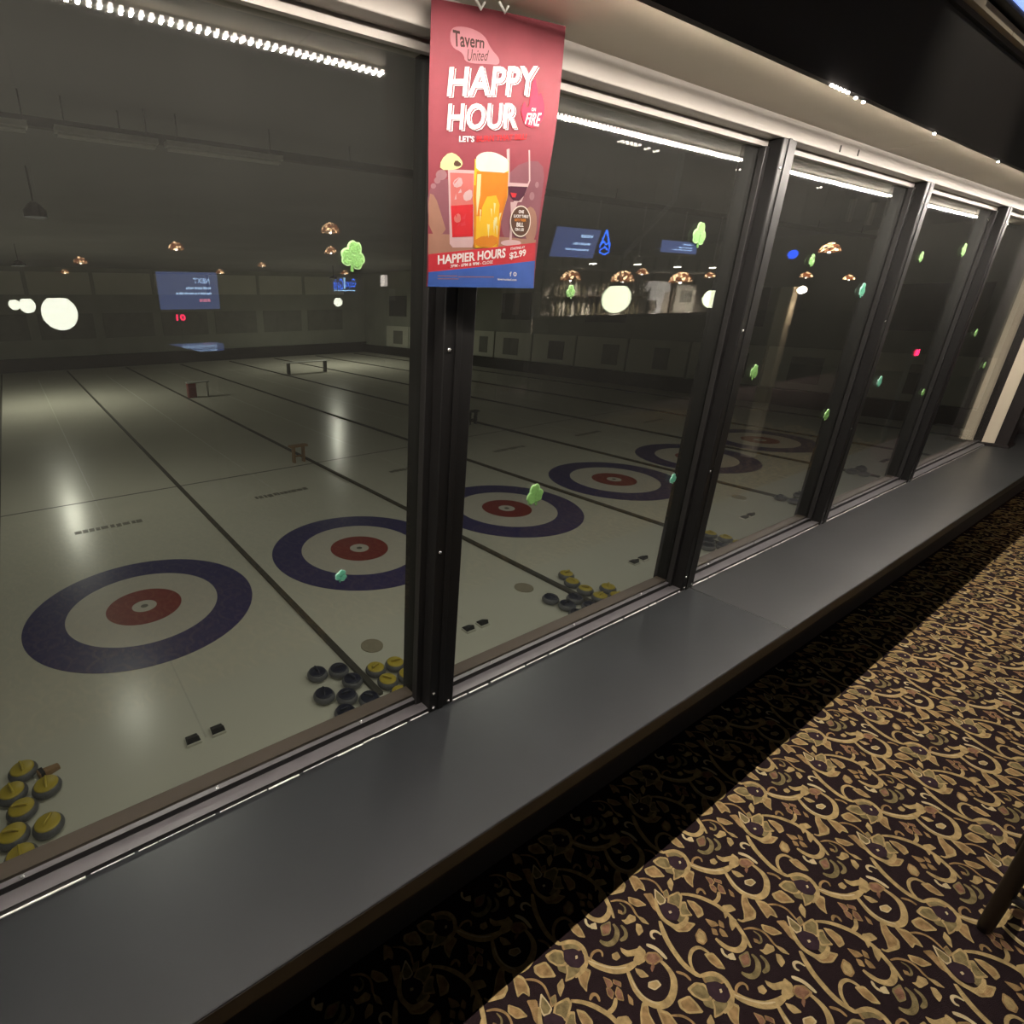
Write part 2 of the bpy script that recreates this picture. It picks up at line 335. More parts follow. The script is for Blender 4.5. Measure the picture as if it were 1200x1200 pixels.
# mullions and windows
posts = [-1.637, -0.417, 0.803, 2.023, 3.243, 4.463]
screw = MB().lathe([(0.0045, 0), (0.004, 0.0015), (0.002, 0.0025)], 10).mesh('screw', M['screw'], True)
for i, cx_ in enumerate(posts):
    t = struct('trim_mullion_%d' % (i+1), 'dark bronze window mullion, number %d along the window wall' % (i+1), 'mullion', (cx_, 0, SILL))
    hh = FZ-SILL
    MB().box(-0.042, 0.042, -0.055, 0.0, 0, hh).build('post', M['bronze'], t, bevel=0.003)
    MB().box(-0.012, 0.004, -0.0575, -0.055, 0, hh).build('cover_strip', M['bronze'], t, bevel=0.001)
    MB().box(-0.05, 0.05, 0.0065, 0.055, -0.02, hh).build('outer_post', M['bronze'], t)
    for z in (0.06, 0.48, 0.95, 1.40):
        child(screw, 'screw', t, (-0.028, -0.055, z), (math.radians(90), 0, 0))
    for dx in (-0.03, 0.022): child(screw, 'screw', t, (dx, -0.058, 0.016), (math.radians(90), 0, 0))
edges = [WX0]+posts+[WX1]
for i in range(len(edges)-1):
    a, b = edges[i]+(0.042 if i else 0), edges[i+1]-(0.042 if i < len(edges)-2 else 0)
    t = struct('window_%d' % (i+1), 'tall fixed window pane, number %d along the wall, overlooking the ice' % (i+1), 'window', (a, 0, SILL))
    W_ = b-a; hh = FZ-SILL
    MB().box(0.004, W_-0.004, -0.003, 0.003, 0.026, hh-0.006).build('pane', M['glass'], t)
    MB().box(0, W_, -0.05, -0.016, 0.003, 0.013).build('lower_track', M['track'], t)
    MB().box(0, W_, -0.0502, -0.0496, 0, 0.0128).build('gasket', M['gasket'], t)
    MB().box(0, W_, -0.016, -0.0035, 0.003, 0.028).build('inner_track', M['track'], t)
    MB().box(0, W_, -0.0166, -0.0159, 0.0132, 0.0276).build('gasket', M['gasket'], t)
    MB().box(0, W_, 0.0035, 0.043, 0.0, 0.028).build('outer_sill', M['outer'], t)
    MB().box(0, W_, -0.0155, -0.0035, hh-0.0175, hh).build('top_bead', M['header'], t)
    for s in ((0, 1) if i < len(edges)-2 else (0,)):
        x0 = 0 if s == 0 else W_-0.02
        MB().box(x0, x0+0.02, -0.022, -0.0035, 0.013, hh-0.0175).build('jamb', M['jamb'], t, bevel=0.0015)
    n = max(2, int(W_/0.32))
    for k in range(n): child(screw, 'screw', t, (W_*(k+0.5)/n, -0.010, 0.028))
pl = struct('trim_pillar', 'dark end pillar with a cream vertical strip', 'pillar', (WX1, 0, SILL))
MB().box(0, 0.16, -0.16, 0.06, 0.02, 2.06-SILL).build('pillar_body', M['darkwood'], pl)
MB().box(-0.006, 0, -0.093, -0.027, 0.022, 2.042-SILL).build('cream_strip', M['cream'], pl)
MB().box(-0.03, 0.16, -0.175, 0.0, 0, 0.02).build('plinth', M['darkwood'], pl)

# ------------------------------------------------------------------ LED strip behind the lip
ls = thing('led_strip', 'bright white LED strip mounted behind the soffit lip above the windows', 'led strip', (0, -0.2465, 2.030))
MB().box(-2.6, 6.0, -0.003, 0.0, -0.006, 0.006).build('tape', M['fixture'], ls)
def led(b, x):
    b.mi = 0; b.box(x-0.0030, x+0.0030, 0.0, 0.0045, -0.0035, 0.0035)
    b.mi = 1; b.add([(x-0.0028, 0.0003, -0.0037), (x-0.0028, 0.0042, -0.0037), (x+0.0028, 0.0042, -0.0037), (x+0.0028, 0.0003, -0.0037)], [(0, 1, 2, 3)])
    return b
PIT_L = 0.0166
chip = led(MB(), 0).mesh('led', [M['led_body'], M['led']])
for k in range(300): child(chip, 'led', ls, (0.02+k*PIT_L, 0, 0))
droop = MB().box(-0.005, 0.005, -0.002, 0.002, -0.002, 0.002).mesh('drooping_led', M['led_body'])
rest = MB(); x = 0.02-PIT_L
while x > -2.55: led(rest, x); x -= PIT_L
x = 0.02+300*PIT_L
while x < 5.95: led(rest, x); x += PIT_L
for px, py, n_ in ((975, 99, 5), (1003, 114, 1), (1012, 119, 1), (1095, 156, 1), (1170, 189, 1)):
    p = on_y(px, py, -0.2655)
    for k in range(n_): child(droop, 'drooping_led', ls, (p.x+k*0.022, p.y+0.2465, p.z-2.030-0.0015))
tag(rest.build('led_run', [M['led_body'], M['led']], ls), kind='stuff')

ORD = ['first', 'second', 'third', 'fourth', 'fifth', 'sixth', 'seventh', 'eighth', 'ninth', 'tenth', 'eleventh', 'twelfth', 'thirteenth']
# ------------------------------------------------------------------ rink lamps
def spot(name, parent, loc, power, size, col, blend=0.6, radius=0.1):
    l = bpy.data.lights.new(name, 'SPOT'); l.energy = power; l.spot_size = size; l.spot_blend = blend; l.color = col; l.shadow_soft_size = radius
    o = bpy.data.objects.new(name, l); COL.objects.link(o); o.parent = parent; o.location = loc; return o
def high_bay(loc, label, lit, r=0.3, dep=0.36):
    t = thing('high_bay_lamp', label, 'ceiling lamp', loc, group='high bay lamps over the ice')
    MB().lathe([(r, 0), (r, dep*2*r), (r*0.5, dep*2*r+0.12), (0.06, dep*2*r+0.16), (0.001, dep*2*r+0.16)], 24, closed=False).build('housing', M['soot'], t, True)
    MB().tube([(0, 0, dep*2*r+0.1), (0, 0, RC-loc[2])], 0.02).build('stem', M['steel'], t)
    MB().lathe([(r*0.92, dep*2*r-0.03), (r*0.92, dep*2*r-0.01)], 24).build('lens', M['highbay'] if dep < 0.2 else M['highbay_dim'], t)
    return t
def streak_lamp(px, py, zl, label, dep=0.36):          # lamp whose gleam the ice shows at this place
    g = on_z(px, py, ICE); d = (g-CAM); d.z = -d.z; p = g+d*((zl-ICE)/d.z)
    high_bay((p.x, p.y, zl), label, True, 0.3 if dep < 0.2 else 0.22, dep)
streak_lamp(160, 835, 3.3, 'lit high bay lamp above the near left house', 0.30)
streak_lamp(88, 612, 3.3, 'lit high bay lamp over the middle of the left sheet', 0.12)
p3 = on_z(396, 520, ICE); d3 = p3-CAM; d3.z = -d3.z; q3 = p3+d3*((3.3-ICE)/d3.z); q3.y = min(q3.y, 47.5)
high_bay((q3.x, q3.y, 3.3), 'lit high bay lamp at the far end of the rink', True, 0.3, 0.12)
for k in range(0, 7):
    xx = X0+PITCH*(k-0.15)
    t = thing('flood_lamp', 'flood lamp high above the hacks of the %s sheet from the left' % ORD[k], 'ceiling lamp', (xx, 3.6, RC-0.5), group='flood lamps over the hacks')
    MB().lathe([(0.2, 0), (0.17, 0.16), (0.05, 0.22)], 20, closed=False).build('reflector', M['steel'], t, True)
    MB().tube([(0, 0, 0.2), (0, 0, 0.5)], 0.02).build('stem', M['steel'], t)
    MB().lathe([(0.15, 0.10), (0.15, 0.12)], 20).build('lens', M['fixture'], t)
    spot('flood_light', t, (0, 0, 0.03), RINK_POWER*(0.85, 1.05, 1.05, 0.9, 0.6, 0.32, 0.15)[k], math.radians(150), (1.0, 0.96, 0.86), 0.5, 0.12)
for (xa, xb) in ((0, 42), (70, 188), (196, 330)):
    p = on_y(xa, 186, 8.95); q = on_y(xb, 200, 8.95)
    t = thing('tube_fixture', 'unlit pale tube fixture below the first rink beam, %s' % {0: 'leftmost', 70: 'middle', 196: 'rightmost'}[xa], 'light fixture', (p.x, 8.95, RC-0.50), group='tube fixtures under the rink ceiling')
    MB().box(0, q.x-p.x, -0.1, 0.1, 0.06, 0.13).build('tray', M['fixture'], t)
    for f_ in (0.1, 0.9): MB().tube([((q.x-p.x)*f_, 0, 0.13), ((q.x-p.x)*f_, 0, 0.50)], 0.01, 6).build('hanger', M['steel'], t)
    for s in (-0.05, 0.05): MB().tube([(0.03, s, 0.03), (q.x-p.x-0.03, s, 0.03)], 0.02).build('tube', M['fixture'], t)

# ================================================================== rink markings and furniture
def annulus(r0_, r1_, z0, z1, n=96):
    b = MB(); vs = []; fs = []
    for k in range(n):
        a = 2*math.pi*k/n; c, s = math.cos(a), math.sin(a)
        vs += [(r0_*c, r0_*s, z1), (r1_*c, r1_*s, z1), (r1_*c, r1_*s, z0)]
    for k in range(n):
        a, c = 3*k, 3*((k+1) % n); fs += [(a, a+1, c+1, c), (a+1, a+2, c+2, c+1)]
    return b.add(vs, fs)
blue_m = annulus(1.219, 1.829, 0, 0.003).mesh('blue_ring', M['blue']); red_m = annulus(0.2, 0.61, 0, 0.003).mesh('red_ring', M['red'])
pale_m = annulus(0.61, 1.219, 0, 0.002).mesh('white_ring', M['paleice'])
but_m = MB().lathe([(0.2, 0), (0.2, 0.003), (0.001, 0.003)], 48).mesh('button', M['paleice']); pin_m = MB().lathe([(0.06, 0), (0.06, 0.004), (0.001, 0.004)], 24).mesh('pin_mark', M['smudge'])
for k in range(6):
    t = thing('curling_house', 'blue and red ringed curling house on the %s sheet from the left' % ORD[k], 'curling house', (X0+PITCH*k, TEE, ICE+0.001), group='curling houses')
    for nm, me in (('blue_ring', blue_m), ('white_ring', pale_m), ('red_ring', red_m), ('button', but_m), ('pin_mark', pin_m)): child(me, nm, t)
for k in range(-1, 7):
    x = X0+PITCH*(k+0.5)
    nm = 'dark divider strip beyond the left edge' if k < 0 else '%s dark divider strip between curling sheets, counted from the left' % ORD[k]
    tag(MB().box(-0.045, 0.045, 0, 44.5, 0, 0.05).build('sheet_divider', M['divider'], loc=(x, 3.9, ICE)), nm, 'divider', 'dividers between the sheets')
for k in range(6):
    x = X0+PITCH*k
    tag(MB().box(-PITCH/2+0.05, PITCH/2-0.05, -0.03, 0.03, 0.0005, 0.0025).build('hog_line', M['linepaint'] if k < 2 else M['smudge'], loc=(x, TEE+6.40, ICE)), 'dark hog line across the %s sheet from the left' % ORD[k], 'ice line', 'hog lines')
    tag(MB().box(-0.012, 0.012, -3.6, 36, 0.0004, 0.0014).build('centre_line', M['faintline'], loc=(x, TEE, ICE)), 'faint centre line down the %s sheet from the left' % ORD[k], 'ice line', 'centre lines')
    # blurred dark lettering printed in the ice behind the hog line
    b = MB(); g = on_z(125, 618, ICE); rr = random.Random(k); yy = g.y-TEE; xx = -0.72
    while xx < 0.72:
        w_ = rr.uniform(0.06, 0.16); b.box(xx, xx+w_, -0.1+rr.uniform(-.02, .02), 0.1+rr.uniform(-.02, .02), 0.0005, 0.002); xx += w_+rr.uniform(0.015, 0.05)
    tag(b.build('ice_print', M['smudge'], loc=(x+0.03, TEE+yy, ICE)), 'row of blurred dark print in the ice of the %s sheet' % ORD[k], 'ice print', 'dark prints in the ice')
    # hacks
    hk = thing('hack', 'pair of black rubber hacks at the end of the %s sheet from the left' % ORD[k], 'hack', (x, TEE-3.58, ICE), group='hacks')
    for s in (-0.15, 0.15):
        MB().box(s-0.085, s+0.085, -0.08, 0.07, 0, 0.03).build('base_plate', M['hackwhite'], hk)
        MB().add([(s-.08,-.06,.03),(s+.08,-.06,.03),(s+.07,.08,.03),(s-.07,.08,.03),(s-.065,-.05,.10),(s+.065,-.05,.10),(s+.05,.06,.05),(s-.05,.06,.05)],
                 [(0,3,2,1),(4,5,6,7),(0,1,5,4),(1,2,6,5),(2,3,7,6),(3,0,4,7)]).build('foothold', M['rubber'], hk)
p = on_z(46, 913, ICE); q = on_z(70, 899, ICE); d_ = (q-p); d_.z = 0; t = thing('foam_bar', 'small dark tan bar lying beside the yellow stones at the left edge', 'foam bar', (p.x, p.y, ICE), math.atan2(d_.y, d_.x))
MB().add([(0,-.05,0),(d_.length,-.035,0),(d_.length,.035,0),(0,.05,0),(0,-.05,.09),(d_.length,-.035,.05),(d_.length,.035,.05),(0,.05,.09)], [(0,3,2,1),(4,5,6,7),(0,1,5,4),(1,2,6,5),(2,3,7,6),(3,0,4,7)]).build('bar_body', M['wood'], t, bevel=0.01)
MB().box(0.02, 0.06, -0.052, 0.052, 0.02, 0.092).build('end_band', M['rubber'], t)
# flat tan mats lying beside the stones
for (px, py, lb) in ((436, 757, 'small tan oval mat on the ice above the yellow stones of the second sheet'), (614, 689, 'small tan oval mat on the ice left of the stones by the second window'), (866, 583, 'small dark oval mat on the ice seen in the third window')):
    p = on_z(px, py, ICE)
    tag(MB().lathe([(0.17, 0), (0.17, 0.012), (0.16, 0.016), (0.001, 0.016)], 28).build('kneeling_mat', M['tanmat'], loc=(p.x, p.y, ICE)), lb, 'mat')
# wooden stands on the dividers at the hog line
def stand(px, py, label, s=1.0, mt='wood'):
    p = on_z(px, py, ICE); kd = round((p.x-X0)/PITCH-0.5); p.x = X0+PITCH*(kd+0.5)-0.36*s; t = thing('divider_stand', label, 'stand', (p.x, p.y, ICE+0.0))
    z = 0.52*s
    MB().box(-0.30*s, 0.30*s, -0.12*s, 0.12*s, z, z+0.05).build('top_board', M[mt], t)
    for sx in (-0.17*s, 0.17*s): MB().box(sx-0.03, sx+0.03, -0.08*s, 0.08*s, 0, z).build('leg', M[mt], t)
    MB().box(-0.17*s, 0.17*s, -0.02, 0.02, z*0.35, z*0.45).build('stretcher', M[mt], t)
stand(352, 541, 'small brown wooden stand on the divider at the hog line, left window')
stand(566, 495, 'small dark stand on a divider just right of the thick mullion', 1.0, 'rinkdark')
p = on_z(222, 466, ICE); p.x = X0+PITCH*1.5+0.35; t = thing('divider_table', 'low white topped table with a red panel out on the ice', 'table', (p.x, p.y, ICE))
MB().box(-0.25, 0.95, -0.2, 0.2, 0.78, 0.84).build('table_top', M['fixture'], t); MB().box(-0.22, 0.22, -0.18, 0.18, 0, 0.78).build('red_panel', M['red'], t); MB().box(0.85, 0.91, -0.15, 0.15, 0, 0.78).build('leg', M['fixture'], t)
p = on_z(345, 438, ICE); kd = math.floor((p.x-X0)/PITCH-0.5); p.x = X0+PITCH*(kd+0.5)+0.45; t = thing('divider_table', 'long low white topped table far out on the ice', 'table', (p.x, p.y, ICE))
MB().box(-0.3, 3.2, -0.3, 0.3, 0.78, 0.82).build('table_top', M['fixture'], t)
for sx in (0.0, 3.0): MB().box(sx-0.06, sx+0.06, -0.2, 0.2, 0, 0.78).build('leg', M['rinkdark'], t)

# ------------------------------------------------------------------ curling stones
def stone_proto(body, cap):
    t = thing('curling_stone', 'x', 'curling stone')
    MB().lathe([(0.06, 0), (0.115, 0.008), (0.14, 0.035), (0.1455, 0.057), (0.14, 0.08), (0.118, 0.106), (0.10, 0.112)], 28).build('body', M[body], t, True)
    c = MB().lathe([(0.118, 0.100), (0.116, 0.114), (0.104, 0.121), (0.001, 0.122)], 28).build('cap', M[cap], t, True)
    MB().tube([(-0.055, 0, 0.118), (-0.05, 0, 0.138), (-0.03, 0, 0.148), (0.03, 0, 0.150), (0.075, 0, 0.148)], [0.014, 0.014, 0.015, 0.014, 0.012], 8).build('handle', M[cap], c, True)
    return t
protos = {'y': stone_proto('granite', 'yellow'), 'b': stone_proto('granite_b', 'navy')}
used = set()
clusters = [
 ('at the left edge', [('y',24,903),('y',50,920),('y',16,925),('y',23,946),('y',54,963),('y',14,973),('y',22,996)]),
 ('by the first divider', [('b',372,786),('b',398,783),('b',412,794),('b',396,812),('b',420,809),('b',406,829),('b',433,806),('y',440,783),('y',459,777),('y',455,797),('y',475,790),('y',466,808),('y',484,803)]),
 ('by the second divider', [('y',664,671),('y',671,680),('y',686,690),('y',714,688),('y',703,697),('y',719,695),('b',652,701),('b',664,706),('b',673,713),('b',678,701),('b',690,705)]),
 ('by the third divider', [('b',832,636),('b',840,631),('b',846,637),('y',838,627),('y',848,630),('y',858,632)]),
 ('by the fourth divider', [('b',929,581),('b',938,578),('b',944,583),('b',935,586)]),
 ('by the fifth divider', [('b',1003,550),('b',1010,547),('b',1016,551)])]
for where, L_ in clusters:
    L_ = sorted(L_, key=lambda q: q[2]); P_ = [Vector(on_z(q[1], q[2], ICE+0.12).xy) for q in L_]
    for it in range(300):
        for a in range(len(P_)):
            for b in range(a):
                d = P_[a]-P_[b]
                if d.length < 0.30:
                    d = (d.normalized() if d.length > 1e-4 else Vector((1, 0)))*((0.302-d.length)/2); P_[a] += d; P_[b] -= d
            kd = round((P_[a].x-X0)/PITCH-0.5); dvx = X0+PITCH*(kd+0.5)
            if abs(P_[a].x-dvx) < 0.2: P_[a].x = dvx+(0.2 if L_[a][0] == 'y' else -0.2)
    cn = {'y': 0, 'b': 0}
    for (kind, px, py), pos in zip(L_, P_):
        if kind not in used: o = protos[kind]; used.add(kind)
        else: o = copy_tree(protos[kind])
        o.location = (pos.x, pos.y, ICE+0.001); o.rotation_euler = (0, 0, random.uniform(0, 6.28))
        tag(o, '%s %s curling stone from the top, clustered %s' % (ORD[cn[kind]], 'yellow handled' if kind == 'y' else 'dark blue handled', where), 'curling stone', 'curling stones lined up behind the hacks'); cn[kind] += 1

# ================================================================== carpet pattern (gold pile scrolls woven into the floor)
def c2(x, y): p = on_z(820+x/7.5, 1040+y/7.5, 0); return (p.x, p.y)
def c3(x, y): p = on_z(900+x/7.5, 1000+y/7.5, 0); return (p.x, p.y)
def chaikin(P, n=2, closed=True, k=0.25):
    for _ in range(n):
        Q = []
        rng = range(len(P)) if closed else range(len(P)-1)
        if not closed: Q.append(P[0])
        for i in rng:
            a, b = P[i], P[(i+1) % len(P)]
            Q += [(a[0]*(1-k)+b[0]*k, a[1]*(1-k)+b[1]*k), (a[0]*k+b[0]*(1-k), a[1]*k+b[1]*(1-k))]
        if not closed: Q.append(P[-1])
        P = Q
    return P
cell = []                                    # (verts, faces, material)
def leaf(f, pts, mi, lvl, rim=None):
    P = chaikin([f(*p) for p in pts], 1, True, 0.13); gx, gy = sum(p[0] for p in P)/len(P), sum(p[1] for p in P)/len(P)
    P = [(gx+(x-gx)*1.08, gy+(y-gy)*1.08) for x, y in P]
    if rim is not None:
        cell.append(([(x, y, 0.0006+0.0004*lvl+8e-6*len(cell)) for x, y in P], [tuple(range(len(P)))], rim))
        cx_, cy_ = sum(p[0] for p in P)/len(P), sum(p[1] for p in P)/len(P)
        P = [(cx_+(x-cx_)*0.74, cy_+(y-cy_)*0.74) for x, y in P]; lvl += 0.5
    cell.append(([(x, y, 0.0006+0.0004*lvl+8e-6*len(cell)) for x, y in P], [tuple(range(len(P)))], mi))
def stroke(f, pts, wd, mi, lvl, taper=True):
    P = [Vector(p) for p in chaikin([f(*p) for p in pts], 2, False)]; n = len(P); vs = []; fs = []
    for i, p in enumerate(P):
        t = (P[min(i+1, n-1)]-P[max(i-1, 0)]).normalized(); nn = Vector((-t.y, t.x)); s = i/(n-1)
        hw = wd*0.5*(min(1, 0.45+2.2*min(s, 1-s)) if taper else 1)
        vs += [(p.x+nn.x*hw, p.y+nn.y*hw, 0.0006+0.0004*lvl+8e-6*len(cell)), (p.x-nn.x*hw, p.y-nn.y*hw, 0.0006+0.0004*lvl+8e-6*len(cell))]
    for i in range(n-1): fs.append((2*i, 2*i+1, 2*i+3, 2*i+2))
    cell.append((vs, fs, mi))
G, CR, TN, OL, RU, DK = range(6)
# stems
stroke(c3, [(415,290),(470,330),(560,365),(680,390),(770,375),(830,330)], .017, G, 2)
stroke(c3, [(440,318),(560,355),(680,378),(760,366)], .004, CR, 2.5)
stroke(c3, [(770,375),(830,450),(900,530),(1000,600),(1120,640),(1195,610),(1200,520),(1160,430),(1080,360),(1000,310)], .015, G, 2)
stroke(c3, [(840,455),(910,528),(1010,592),(1120,625)], .004, CR, 2.5)
stroke(c3, [(420,600),(500,605),(600,630),(700,670),(780,710),(850,760),(950,840),(1020,920),(1080,990),(1130,1050),(1180,1120)], .012, G, 2)
stroke(c2, [(380,420),(398,500),(345,560),(260,545),(190,500),(138,450)], .013, G, 2)
stroke(c2, [(880,560),(920,640),(980,740),(1060,840),(1140,930),(1210,1000),(1270,1050)], .014, G, 2)
stroke(c2, [(925,695),(865,655),(820,665),(835,715),(875,735)], .0065, CR, 2)
stroke(c3, [(-10,175),(60,190),(110,230)], .007, TN, 2)
stroke(c3, [(-10,85),(60,140),(120,180),(180,205)], .012, G, 2)
stroke(c3, [(165,205),(260,182),(345,210),(405,270),(432,330),(428,390),(385,435)], .012, G, 3)
stroke(c3, [(140,190),(80,115),(78,40),(130,12),(190,35),(245,75)], .008, G, 2)
leaf(c3, [(185,60),(250,55),(310,105),(355,155),(300,150),(240,115)], TN, 2, G)
# flower A
leaf(c3, [(95,285),(145,245),(215,255),(285,330),(270,355),(215,358),(140,325)], OL, 3, G)
leaf(c3, [(285,355),(310,400),(322,465),(370,445),(415,400),(420,365),(350,335)], OL, 3, G)
leaf(c3, [(200,330),(240,390),(310,410),(300,350)], OL, 2)
leaf(c3, [(190,205),(280,190),(370,240),(300,260),(220,245)], OL, 2, TN)
leaf(c3, [(225,250),(300,240),(385,275),(415,330),(390,370),(320,360),(260,320)], DK, 4)
leaf(c3, [(330,288),(345,285),(356,305),(342,312)], CR, 5)
leaf(c3, [(438,370),(495,395),(500,480),(518,535),(450,485),(408,430)], TN, 2, G)
leaf(c3, [(290,445),(328,500),(326,572),(292,535),(268,490)], G, 2)
leaf(c3, [(35,360),(110,328),(170,372),(232,432),(120,438),(60,405)], TN, 2, G)
stroke(c3, [(462,320),(452,270),(490,243),(530,258),(546,292)], .006, TN, 2)
leaf(c3, [(615,275),(650,258),(688,295),(668,318),(632,305)], G, 2)
leaf(c3, [(665,228),(730,250),(805,232),(805,282),(740,290),(690,262)], G, 2)
leaf(c3, [(805,215),(870,255),(895,320),(850,350),(800,320)], G, 2)
stroke(c3, [(860,207),(950,232),(1060,308)], .010, CR, 2)
leaf(c3, [(890,262),(960,262),(1030,310),(975,350),(920,335),(880,300)], RU, 2, TN)
leaf(c3, [(960,330),(985,360),(980,400),(955,370)], RU, 2)
leaf(c3, [(835,372),(900,388),(965,430),(905,438),(860,405)], G, 2)
leaf(c3, [(978,470),(1040,455),(1085,490),(1050,525),(990,505)], G, 2, CR)
# rust star
for pts in ([(605,432),(675,455),(705,490),(680,525),(650,485)], [(690,450),(760,470),(775,505),(735,490),(705,480)], [(740,500),(790,530),(835,600),(780,590),(745,550)], [(660,510),(690,560),(740,590),(735,545),(700,515)]): leaf(c3, pts, RU, 2, TN)
stroke(c3, [(765,580),(778,650),(735,690)], .009, G, 2)
stroke(c3, [(565,595),(568,552),(610,558),(645,605)], .007, TN, 2)
leaf(c3, [(845,552),(900,590),(920,632),(880,615)], TN, 2)
# flower B
leaf(c3, [(165,552),(235,605),(292,655),(285,700),(245,705),(190,645)], OL, 3, CR)
leaf(c3, [(305,625),(385,580),(432,620),(442,745),(375,705),(318,695)], OL, 3, G)
leaf(c3, [(440,680),(480,680),(512,750),(570,808),(470,815),(440,770)], OL, 3, G)
leaf(c3, [(450,790),(520,800),(530,860),(470,880),(430,840)], OL, 2)
leaf(c3, [(255,715),(310,690),(400,720),(445,780),(440,850),(370,850),(300,800)], DK, 4)
leaf(c3, [(340,770),(362,765),(375,785),(355,792)], CR, 5)
stroke(c3, [(190,645),(240,760),(300,840),(380,893),(460,925),(515,885),(530,820)], .012, G, 3)
leaf(c3, [(385,905),(470,930),(530,870),(612,890),(565,962),(470,965)], TN, 2, G)
leaf(c3, [(75,603),(150,598),(205,690),(258,790),(185,735),(130,662)], TN, 2)
leaf(c3, [(248,580),(280,556),(312,612),(290,645),(262,615)], OL, 2, TN)
stroke(c3, [(-5,452),(80,452),(160,488),(210,540),(252,592)], .006, TN, 1)
leaf(c3, [(488,662),(560,678),(640,738),(668,800),(622,828),(575,765),(530,718)], TN, 2, G)
for pts in ([(695,838),(790,868),(832,905),(770,920),(730,880)], [(820,850),(870,880),(890,930),(840,910)], [(770,930),(800,990),(850,1000),(820,945)], [(850,930),(900,960),(945,1015),(890,1010),(855,965)]): leaf(c3, pts, TN, 2)
leaf(c3, [(985,618),(1022,612),(1065,690),(1145,770),(1152,835),(1060,862),(1040,780),(998,690)], TN, 2, G)
stroke(c3, [(995,845),(1045,868),(1075,845)], .006, G, 2)
leaf(c3, [(825,715),(900,705),(958,755),(900,778),(850,772)], G, 2)
leaf(c3, [(845,770),(905,790),(880,840)], G, 2)
leaf(c3, [(915,830),(985,850),(995,905),(970,955),(935,900)], G, 2)
leaf(c3, [(660,935),(722,978),(758,1050),(732,1090),(670,1062),(640,1000)], G, 2, TN)
# filler
leaf(c2, [(540,328),(640,355),(722,408),(640,425),(560,382)], TN, 2, G)
leaf(c2, [(485,112),(580,138),(652,210),(680,270),(620,242),(592,275),(540,200)], TN, 2, G)
stroke(c2, [(385,372),(450,356),(540,380),(600,430),(640,490),(700,545)], .006, TN, 1)
leaf(c2, [(655,508),(730,538),(788,595),(720,575)], G, 2)
leaf(c2, [(525,550),(560,550),(585,498),(642,520),(655,560),(580,595)], G, 2)
leaf(c2, [(668,588),(712,600),(748,660),(716,704),(680,652)], G, 2)
stroke(c2, [(470,385),(530,425),(545,480),(512,496),(478,458)], .005, OL, 1)
leaf(c2, [(470,450),(510,465),(520,495),(480,485)], TN, 2)
stroke(c2, [(455,590),(510,650),(515,740),(470,790),(410,782),(365,750)], .012, OL, 2)
leaf(c2, [(340,610),(420,565),(445,640),(440,690),(380,705)], RU, 2, OL)
stroke(c2, [(530,600),(590,660),(600,720),(555,752)], .009, OL, 1)
stroke(c2, [(190,540),(205,590),(255,622)], .007, CR, 2)
leaf(c2, [(245,595),(290,578),(318,642),(260,635)], CR, 2)
PA = 0.468; cm = MB(); base_i = None
ax, ay = on_z(945, 1039.3, 0).x, on_z(945, 1039.3, 0).y
for j in range(-14, 9):
    for i in range(-9, 17):
        dx, dy = i*PA+(j % 2)*PA/2, j*PA/2
        X_, Y_ = ax+dx, ay+dy
        if not (-1.2 < X_ < 8.6 and -3.6 < Y_ < -0.05): continue
        near = X_ < 4.6 and Y_ > -2.2
        for vs, fs, mi in cell:
            cm.mi = mi
            if max(v[1] for v in vs)+dy > -0.212: continue
            cm.add([(x+dx, y+dy, z) for x, y, z in vs], fs)
cp = cm.build('carpet_pattern', [M[k] for k in ('c_gold', 'c_cream', 'c_tan', 'c_olive', 'c_rust', 'c_dark')], floor); tag(cp, kind='stuff')

# ================================================================== poster
PQ = [(505, -2), (665, 30), (625, 338), (500, 336)]                # corners in the photograph, turned into a sheet with its own place
PD = [0.900, 0.878, 0.890, 0.900]                                    # their distances from the viewer's plane
P3 = [on_y(q[0], q[1], CAM.y+d) for q, d in zip(PQ, PD)]
def uv_of(px, py):
    u, v = 0.5, 0.5
    for _ in range(25):
        a = [(1-u)*(1-v), u*(1-v), u*v, (1-u)*v]
        x = sum(a[i]*PQ[i][0] for i in range(4)); y = sum(a[i]*PQ[i][1] for i in range(4))
        dxu = (1-v)*(PQ[1][0]-PQ[0][0])+v*(PQ[2][0]-PQ[3][0]); dyu = (1-v)*(PQ[1][1]-PQ[0][1])+v*(PQ[2][1]-PQ[3][1])
        dxv = (1-u)*(PQ[3][0]-PQ[0][0])+u*(PQ[2][0]-PQ[1][0]); dyv = (1-u)*(PQ[3][1]-PQ[0][1])+u*(PQ[2][1]-PQ[1][1])
        det = dxu*dyv-dxv*dyu; ex, ey = px-x, py-y
        u += (ex*dyv-ey*dxv)/det; v += (ey*dxu-ex*dyu)/det
    return u, v
def sheet(u, v, off=0.0):
    p = P3[0]*((1-u)*(1-v))+P3[1]*(u*(1-v))+P3[2]*(u*v)+P3[3]*((1-u)*v)
    curl = -0.010*math.sin(math.pi*u)*(0.4+0.6*v)+0.006*math.cos(2.4*math.pi*v+0.6)*(u-0.3)
    return (p.x, p.y+curl-off, p.z)
po = thing('poster', 'red and blue happy hour drinks poster hanging over the thick mullion', 'poster', (0, 0, 0))
M['p_base'] = mat('poster_rose_print', (0.125, 0.022, 0.030), 0.55, var=0.35, scale=9, spec=0.12)
